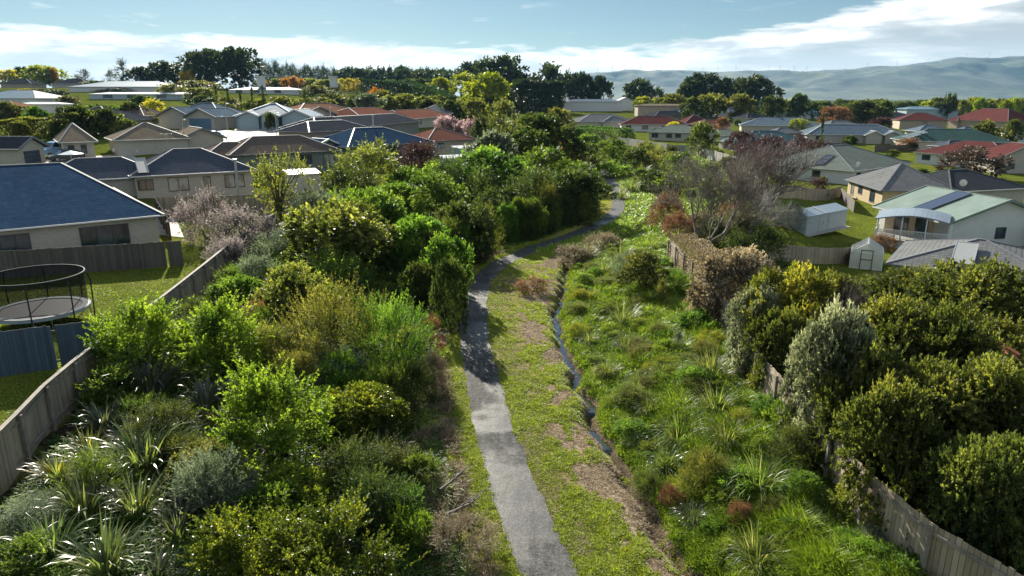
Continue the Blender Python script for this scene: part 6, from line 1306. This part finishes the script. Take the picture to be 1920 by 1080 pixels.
# trees of the middle distance and skyline
tree_px('airy', 'yellowtop', 515, 290, 130, 62, "airy tree with yellow topped grey leaves in front of the cream box shed", fine=1)
TL = [
 ('mass', 'silver', 925, 250, 92, 108, "silver green tree in front of the dark end of the bank"), ('mass', 'dark', 1022, 222, 125, 125, "large dark dome crowned tree closing the left bank"), ('round', 'dark', 975, 238, 80, 128, "dark green tree left of the large dome crowned one"),
 ('poplar', 'olive', 945, 190, 60, 190, "upright lime yellow tree above the left bank"), ('round', 'dark', 905, 222, 40, 165, "small dark round tree by the pink blossom"), ('round', 'pink', 845, 218, 70, 185, "tree in pale pink blossom beside the brown roof"), ('round', 'pink', 890, 226, 46, 178, "smaller pink blossom tree near the lime yellow tree"),
 ('mass', 'bronze', 1000, 215, 60, 190, "bronze green tree behind the large dome crowned one"), ('mass', 'olive', 1045, 205, 50, 230, "yellowish tree beside the far lawn"),
 # big skyline trees
 ('mass', 'euc', 388, 97, 80, 400, "tall spreading dark gum, left of the tallest pair"), ('mass', 'euc', 442, 95, 80, 395, "tall broad dark gum, right of the tallest pair"), ('euc', 'euc', 330, 120, 60, 410, "open crowned gum left of the tallest pair"), ('mass', 'euc', 300, 118, 50, 415, "dark gum on the left of the gum row"), ('mass', 'euc', 262, 128, 46, 420, "low dark gum at the left end of the row"),
 ('pine', 'pine', 226, 112, 34, 420, "tall dark conifer standing alone left of the gums"), ('pine', 'pine', 205, 130, 26, 430, "shorter conifer beside the tall lone one"), ('pine', 'pine', 156, 127, 34, 480, "far spired conifer on the left skyline"), ('pine', 'pine', 143, 140, 26, 490, "small conifer left of the far spired one"), ('mass', 'willow', 76, 125, 56, 470, "yellow green tree clump on the far left skyline"), ('mass', 'dark', 40, 128, 30, 480, "dark tree between the yellow trees on the far left"), ('mass', 'yellow', 15, 132, 32, 470, "yellow tree at the far left edge of the skyline"), ('round', 'orange', 96, 130, 16, 468, "orange leaved tree at the end of the yellow clump"),
 ('mass', 'olive', 370, 152, 60, 330, "olive rounded tree below the gums"), ('round', 'yellow', 350, 135, 26, 380, "yellow pointed tree in front of the gums"), ('round', 'olive', 320, 158, 40, 300, "grey olive tree left of the rounded olive one"), ('mass', 'bronze', 180, 152, 50, 400, "bronze tree behind the blue hall"), ('mass', 'bronze', 215, 155, 46, 380, "brown green tree behind the blue hall"), ('mass', 'olive', 268, 155, 50, 360, "olive tree beside the blue hall roof"), ('mass', 'dark', 160, 160, 40, 410, "dark low tree at the left of the blue hall"),
 ('mass', 'dark', 265, 180, 50, 230, "dark garden tree over the long white roof"), ('round', 'yellow', 285, 188, 36, 215, "yellowing garden tree in front of the white roof"), ('mass', 'olive', 128, 180, 36, 260, "pale olive tree by the white low shed row"), ('mass', 'dark', 100, 168, 40, 300, "dark tree behind the blue roofed edge house"), ('mass', 'dark', 50, 207, 60, 190, "dark hedge trees left of the black hip roof"), ('round', 'yellow', 45, 166, 18, 330, "small yellow tree above the edge house"),
 ('mass', 'dark', 380, 180, 60, 250, "dark bushy tree right of the white roof"), ('mass', 'olive', 372, 165, 46, 290, "bushy tree above the white flat roofed building"), ('mass', 'dark', 530, 190, 36, 250, "dark spreading tree behind the pale blue house"), ('pine', 'dark', 570, 165, 34, 240, "dark broad conifer right of the pale blue house"),
 ('mass', 'olive', 590, 160, 40, 330, "olive tree of the orchard edge"), ('mass', 'bronze', 620, 178, 60, 260, "bronze hedge tree in front of the golden poplars"), ('mass', 'olive', 612, 150, 40, 380, "grey green tree left of the golden poplars"), ('round', 'orange', 548, 145, 36, 420, "orange leaved tree above the white building"), ('round', 'orange', 490, 150, 18, 410, "orange leaved tree at the left of the white building towers"), ('mass', 'bronze', 515, 148, 30, 420, "dark red leaved tree behind the white building"), ('mass', 'olive', 580, 148, 40, 430, "green tree right of the orange leaved one"),
 ('mass', 'silver', 690, 178, 60, 230, "grey flowering tree at the middle of the orchard"), ('round', 'bronze', 725, 170, 50, 260, "bronze orchard tree with an orange side"), ('mass', 'olive', 760, 178, 50, 250, "olive orchard tree below the dark curved hedge"), ('mass', 'olive', 800, 182, 60, 245, "pale olive orchard tree right under the hedge curve"), ('mass', 'dark', 845, 190, 50, 235, "dark shrub tree beside the limes"), ('round', 'orange', 705, 168, 30, 280, "orange crowned orchard tree"), ('mass', 'dark', 660, 185, 20, 250, "small dark tree beside the pale orchard house"),
 ('mass', 'willow', 828, 148, 46, 380, "low lime willow, leftmost of the willows"), ('poplar', 'willow', 868, 138, 52, 340, "tall lime willow in the middle of the group"), ('mass', 'willow', 916, 143, 74, 300, "broad round lime willow, nearest of the group"), ('mass', 'willow', 890, 165, 40, 320, "lime willow tucked between the two tall ones"), ('mass', 'olive', 890, 188, 50, 230, "olive tree under the broad round willow"),
 ('mass', 'euc', 885, 121, 56, 440, "dark gum behind the lime willows"), ('mass', 'euc', 940, 110, 86, 420, "broad tallest dark gum right of the willows"), ('mass', 'euc', 972, 138, 40, 415, "lower shoulder gum beside the broad tallest one"), ('euc', 'euc', 1028, 117, 76, 415, "open branched gum against the clouds"), ('euc', 'euc', 1050, 140, 40, 418, "small open gum on the right of the open branched one"),
 ('mass', 'pine', 1090, 140, 44, 400, "dark pointed macrocarpa, left of two"), ('mass', 'pine', 1126, 147, 40, 400, "dark pointed macrocarpa, right of two"), ('mass', 'euc', 1198, 151, 54, 470, "round dark gum standing alone on the plain"), ('euc', 'euc', 1233, 166, 20, 480, "small thin gum right of the lone round one"), ('mass', 'euc', 1320, 143, 76, 450, "dark gum clump against the hills, left and tallest"), ('mass', 'euc', 1366, 150, 56, 450, "dark gum clump against the hills, middle"), ('mass', 'euc', 1415, 146, 76, 440, "dark gum clump against the hills, right and broadest"), ('mass', 'dark', 1290, 158, 34, 450, "low dark tree left of the gum clump"),
 ('round', 'dark', 1783, 176, 22, 420, "dark tree standing above the far right treeline"), ('mass', 'olive', 1335, 178, 60, 330, "olive tree line left under the gum clump"), ('mass', 'olive', 1385, 180, 60, 320, "olive tree line right under the gum clump"), ('mass', 'dark', 1300, 185, 40, 300, "dark tree behind the blue grey chimney roof"), ('mass', 'dark', 1450, 182, 40, 340, "dark tree behind the teal roofs"), ('mass', 'olive', 1260, 178, 50, 360, "yellow olive tree on the plain right of the lone gum"), ('mass', 'willow', 1208, 182, 30, 380, "small lime tree by the white barn"), ('mass', 'dark', 1500, 178, 30, 420, "small dark tree against the hill foot"),
 ('cypress', 'dark', 1545, 212, 13, 168, "slim columnar cypress in front of the blue roofed house"),
 ('mass', 'dark', 1620, 190, 60, 330, "dark rounded trees left of the blue warehouse"), ('mass', 'bronze', 1660, 190, 30, 340, "bronze tree by the blue warehouse"),
 ('mass', 'bronze', 1905, 228, 40, 200, "brown garden tree beside the steep red roof"), ('mass', 'bronze', 1850, 228, 50, 200, "bronze garden trees at the foot of the steep red roof"),
 ('mass', 'hedge', 1080, 240, 40, 205, "green round tree at the pale fence end"),
 ('mass', 'dark', 160, 255, 22, 128, "small dark palm like tree in front of the tan roofed house"), ('round', 'dark', 351, 250, 20, 128, "dark clipped oval tree beside the street lamp"), ('mass', 'bronze', 185, 222, 36, 150, "dark red tree below the black hip roof"), ('mass', 'olive', 222, 225, 36, 148, "olive garden tree right of the dark red one"), ('round', 'olive', 335, 218, 18, 152, "small pale tree in front of the blue grey gables"), ('round', 'dark', 505, 212, 22, 140, "small dark tree in front of the pale blue house"), ('mass', 'dark', 320, 245, 40, 135, "clipped dark shrubs beside the street lamp"),
]
for a in TL: tree_px(a[0], a[1], a[2], a[3], a[4], a[5], a[6])
for i, (cx_, tp, w_) in enumerate([(403, 158, 13), (425, 162, 13), (449, 170, 12), (471, 162, 14), (491, 158, 14)]):
    tree_px('cypress', 'dark', cx_, tp, w_, 225, ["slim dark cypress column, first from the left by the blue gables", "slim dark cypress column, second from the left", "shortest slim cypress column, middle of the five", "broad based slim cypress column, fourth along", "tallest slim cypress column, last beside the white building tower"][i], 'cypress columns')
for i in range(5): tree_px('poplar', 'yellow', 637 + 8 * i, 147 + (i % 2) * 2, 15, 390, "narrow golden poplar in the tight golden row", 'golden poplars')
rgf = random.Random(3)
for i in range(26): tree_px('pine', 'pine', 484 + i * 5.8 + rgf.uniform(-2, 2), 116 + 0.06 * i * 5.8 + rgf.uniform(-3, 7), rgf.uniform(20, 28), rgf.uniform(620, 680), "dark pine in the long skyline row right of the gums", 'pines of the skyline row')
for i in range(17): tree_px('euc' if i % 3 else 'mass', 'euc', 640 + i * 12.4 + rgf.uniform(-3, 3), 128 + abs(i - 5) * .7 + rgf.uniform(-4, 5), rgf.uniform(34, 48), rgf.uniform(600, 660), "dark gum in the shelterbelt behind the curved hedge", 'gums of the shelterbelt')
for i in range(13): tree_px('mass', rgf.choice(['euc', 'dark', 'olive']), 640 + i * 15 + rgf.uniform(-4, 4), 152 + rgf.uniform(-3, 4), rgf.uniform(26, 36), 560, "low dark tree under the gum shelterbelt", 'understorey of the shelterbelt')
for i in range(16): tree_px('mass', rgf.choice(['olive', 'dark', 'willow', 'olive']), 1745 + i * 12 + rgf.uniform(-4, 4), 187 + rgf.uniform(-3, 4), rgf.uniform(18, 30), rgf.uniform(420, 470), "green tree in the far right treeline under the hills", 'trees of the far right line')
for i in range(14): tree_px('mass', rgf.choice(['olive', 'dark', 'bronze', 'dark']), 1440 + i * 22 + rgf.uniform(-6, 6), 188 + rgf.uniform(-2, 4), rgf.uniform(24, 36), rgf.uniform(400, 520), "dark low tree at the foot of the hills behind the roofs", 'trees behind the right roofs')
for i in range(30): tree_px('mass', rgf.choice(['olive', 'dark', 'bronze', 'dark']), 60 + i * 20 + rgf.uniform(-8, 8), 165 + rgf.uniform(-3, 6) + (8 if i > 10 else 0), rgf.uniform(30, 44), rgf.uniform(330, 420), "low mixed tree on the rise among the left roofs", 'trees among the left roofs')

def garden(n, x0, dx, y0, y1, cols, label, grp, h0=2.6, h1=5.0):
    for i in range(n):
        p = at_depth(x0 + i * dx + rgf.uniform(-.4, .4) * dx, 200, rgf.uniform(y0, y1)); h = rgf.uniform(h0, h1)
        tree_at('mass', rgf.choice(cols), p[0], p[1], h * rgf.uniform(.5, .75), h, label, grp)
garden(17, 10, 17, 120, 200, ['olive', 'dark', 'bronze', 'hedge', 'olive'], "garden tree between the left houses", 'garden trees of the left houses')
for i in range(36): tree_px('mass', rgf.choice(['olive', 'dark', 'bronze', 'olive']), 385 + i * 13.5 + rgf.uniform(-8, 8), 184 + rgf.uniform(-4, 8), rgf.uniform(30, 44), rgf.uniform(225, 300), "rounded orchard tree behind the middle left roofs", 'orchard trees')
garden(75, 1215, 9.4, 105, 300, ['dark', 'dark', 'bronze', 'dark', 'hedge'], "garden tree between the right roofs", 'garden trees of the right houses', 1.2, 2.8)
hedge_block("tall dark clipped hedge block under the open branched gum", [tuple(at_depth(962, 180, 360)[:2]), tuple(at_depth(1048, 180, 372)[:2])], 12, 14.5, 'pine', n=12000, leaf=1.3)
hp = [tuple(at_depth(a, 180, d)[:2]) for a, d in ((668, 400), (720, 390), (780, 350), (815, 300), (845, 262))]
hedge_block("long dark clipped shelter hedge curving down towards the willows", hp, 4, 7.5, 'pine', n=16000, leaf=.9)
hedge_block("low clipped hedge on the rise behind the golden poplars", [tuple(at_depth(1085, 205, 250)[:2]), tuple(at_depth(1150, 205, 240)[:2])], 3, 2.4, 'hedge', n=4000, leaf=.4)
hedge_block("clipped hedge behind the pale fence of the red roofed house", W([(1100, 252), (1155, 258)]), 2.0, 2.2, 'hedge', n=4000, leaf=.25)
hedge_block("rounded clipped hedge row in front of the black hip roof", W([(5, 258), (95, 255)]), 4, 3.0, 'olive', n=7000, leaf=.35)

# ------------------------------------------------------------------ grass
gmat = leaf_mat("grass_blade", (0.080, 0.105, 0.014), (0.185, 0.225, 0.024), (0.33, 0.35, 0.05), 0.5, rough=.5, spec=.3, hue=0.0)
gdry = leaf_mat("grass_dry", (0.09, 0.065, 0.035), (0.22, 0.165, 0.10), (0.42, 0.34, 0.23), 0.30, rough=.7, spec=.2, hue=0.0, tcol=(1.3, 1.15, .8))
glong = leaf_mat("grass_rank", (0.055, 0.100, 0.012), (0.155, 0.230, 0.022), (0.34, 0.40, 0.055), 0.5, rough=.4, spec=.4, hue=0.0)
def blades(name, px_, py_, L, wid, lean, tint, mat, nb, seed, label=None):
    rg = np.random.RandomState(seed); n = len(px_) * nb; i = np.repeat(np.arange(len(px_)), nb); x = px_[i] + rg.randn(n) * L[i] * .28; y = py_[i] + rg.randn(n) * L[i] * .28; z = zg(x, y) - .01
    a = rg.rand(n) * 6.283; l = L[i] * (.6 + .7 * rg.rand(n)); ln = lean * (.4 + rg.rand(n)); w = wid[i] * (.7 + .6 * rg.rand(n)); d = np.stack([np.cos(a) * ln, np.sin(a) * ln, np.ones(n)], 1); d = unit(d); s = np.stack([-np.sin(a), np.cos(a), np.zeros(n)], 1); p = np.stack([x, y, z], 1)
    m = p + d * (l * .55)[:, None]; d2 = d.copy(); d2[:, 2] -= .55; d2 = unit(d2); V = np.stack([p - s * w[:, None] / 2, p + s * w[:, None] / 2, m + s * w[:, None] * .42, m - s * w[:, None] * .42, m + d2 * (l * .5)[:, None]], 1).reshape(-1, 3); k = np.arange(n) * 5
    F = np.concatenate([np.stack([k, k + 1, k + 2, k + 3], 1), np.stack([k + 3, k + 2, k + 4, k + 4], 1)]); F3 = np.concatenate([np.stack([k, k + 1, k + 2], 1), np.stack([k, k + 2, k + 3], 1), np.stack([k + 3, k + 2, k + 4], 1)])
    return tag(link_mesh(name, np_mesh(name, V, F3, [mat], {'tint': np.repeat(np.clip(tint[i] + rg.randn(n) * .13, 0, 1), 5)})), label, kind='stuff')
rg = np.random.RandomState(4)
def undergrowth():
    y = 14 + 60 * rg.rand(14000) ** 1.3; a, b_ = left_x(y) + .4, path_x(y) - 2.3; x = a + (b_ - a) * rg.rand(len(y)); f = fbm(x * .8, y * .8, 3, 91)
    blades('undergrowth', x, y, .18 + .45 * np.clip(f, 0, 1), .05 + .0008 * y, 1.5, np.clip(f * 1.4 - .1, 0, 1), LM['mid'], 6, 12)
def area(n, y0, y1, fa, fb, pw=1.4):
    y = y0 + (y1 - y0) * rg.rand(n) ** pw; a, b_ = fa(y), fb(y); return a + (b_ - a) * rg.rand(n), y
# mown strip between path and stream and on the verges: patchy green over dry ground
x, y = area(90000, 13, 66, lambda v: path_x(v) - 1.9, lambda v: stream_x(v) + .2); off = np.abs(x - path_x(y)); f = .5 * fbm(x * .9, y * .55, 4, 61) + .5 * fbm(x * 2.6, y * 1.8, 3, 62); keep = (off > .74 + .16 * vnoise(x * 3, y * 3, 8)) & (f + .12 * (off < 1.9) + .10 * np.exp(-((x - path_x(y) * .62 - stream_x(y) * .38) / .7) ** 2) > .475); x, y, f = x[keep], y[keep], f[keep]
blades('grass', x, y, .05 + .11 * np.clip((f - .42) * 4, 0, 1) + .02 * rg.rand(len(x)), .016 + .00045 * y, .9, .35 + .9 * (f - .42) + .1 * rg.rand(len(x)), gmat, 6, 1)
x, y = area(30000, 13, 64, lambda v: path_x(v) + .9, lambda v: stream_x(v) + .3); f = fbm(x * .9, y * .55, 4, 61); keep = f < .50; x, y = x[keep], y[keep]
blades('dry_grass', x, y, .07 + .08 * rg.rand(len(x)), .013 + .0004 * y, 2.2, .3 + .5 * rg.rand(len(x)), gdry, 3, 2)
x, y = area(42000, 13, 60, lambda v: stream_x(v) + .32, lambda v: right_x(v) - .2); f = fbm(x * .7, y * .7, 4, 71); sc_ = .13 + .34 * np.clip((x - stream_x(y)) / 3, 0, 1)
blades('rank_grass', x, y, sc_ * (.6 + .9 * f), .020 + .0006 * y, .95, np.clip(.15 + .9 * (f - .2) + .15 * (x - stream_x(y) < 1.2), 0, 1), glong, 7, 3)
x, y = area(9000, 60, 150, lambda v: path_x(v) + 1.0, lambda v: right_x(v) - .5, 1.0); f = fbm(x * .3, y * .3, 4, 71)
blades('rank_grass', x, y, .25 + .4 * f, .09 + 0 * y, .9, np.clip(.12 + .9 * (f - .3), 0, 1), glong, 5, 5)
for nlw, ya, yb, fa_, fb_ in ((16000, 24, 50, lambda v: left_x(v) - 13, lambda v: left_x(v) - .2), (12000, 50, 96, lambda v: right_x(v) + 1.5, lambda v: right_x(v) + 22)):
    x, y = area(nlw, ya, yb, fa_, fb_, 1.0); f = fbm(x * .5, y * .5, 4, 51)
    blades('lawn_grass', x, y, .05 + .05 * f, .03 + .0006 * y, 1.0, np.clip(.1 + .8 * (f - .25), 0, 1), gmat, 4, 15)
x, y = area(6000, 15, 60, lambda v: path_x(v) - 3.4, lambda v: path_x(v) - 1.7); f = fbm(x * .6, y * .6, 3, 9); keep = f > .40; x, y = x[keep], y[keep]
blades('dry_grass', x, y, .25 + .25 * rg.rand(len(x)), .018 + .0004 * y, 1.5, .1 + .5 * rg.rand(len(x)), gdry, 5, 6)

undergrowth()
# ------------------------------------------------------------------ haze
hz = MB(); hz.box(-11200, -130, -12, 11200, 11600, 620); ho = hz.build('haze', newmat("haze")[0]); hm = ho.data.materials[0]; nt = hm.node_tree; nt.nodes.clear(); oo = nn(nt, 'ShaderNodeOutputMaterial'); pv_ = nn(nt, 'ShaderNodeVolumePrincipled')
pv_.inputs['Color'].default_value = (0.36, 0.68, 1.0, 1); pv_.inputs['Density'].default_value = 0.000033; pv_.inputs['Anisotropy'].default_value = 0.2; nt.links.new(pv_.outputs[0], oo.inputs['Volume']); tag(ho, kind='stuff')
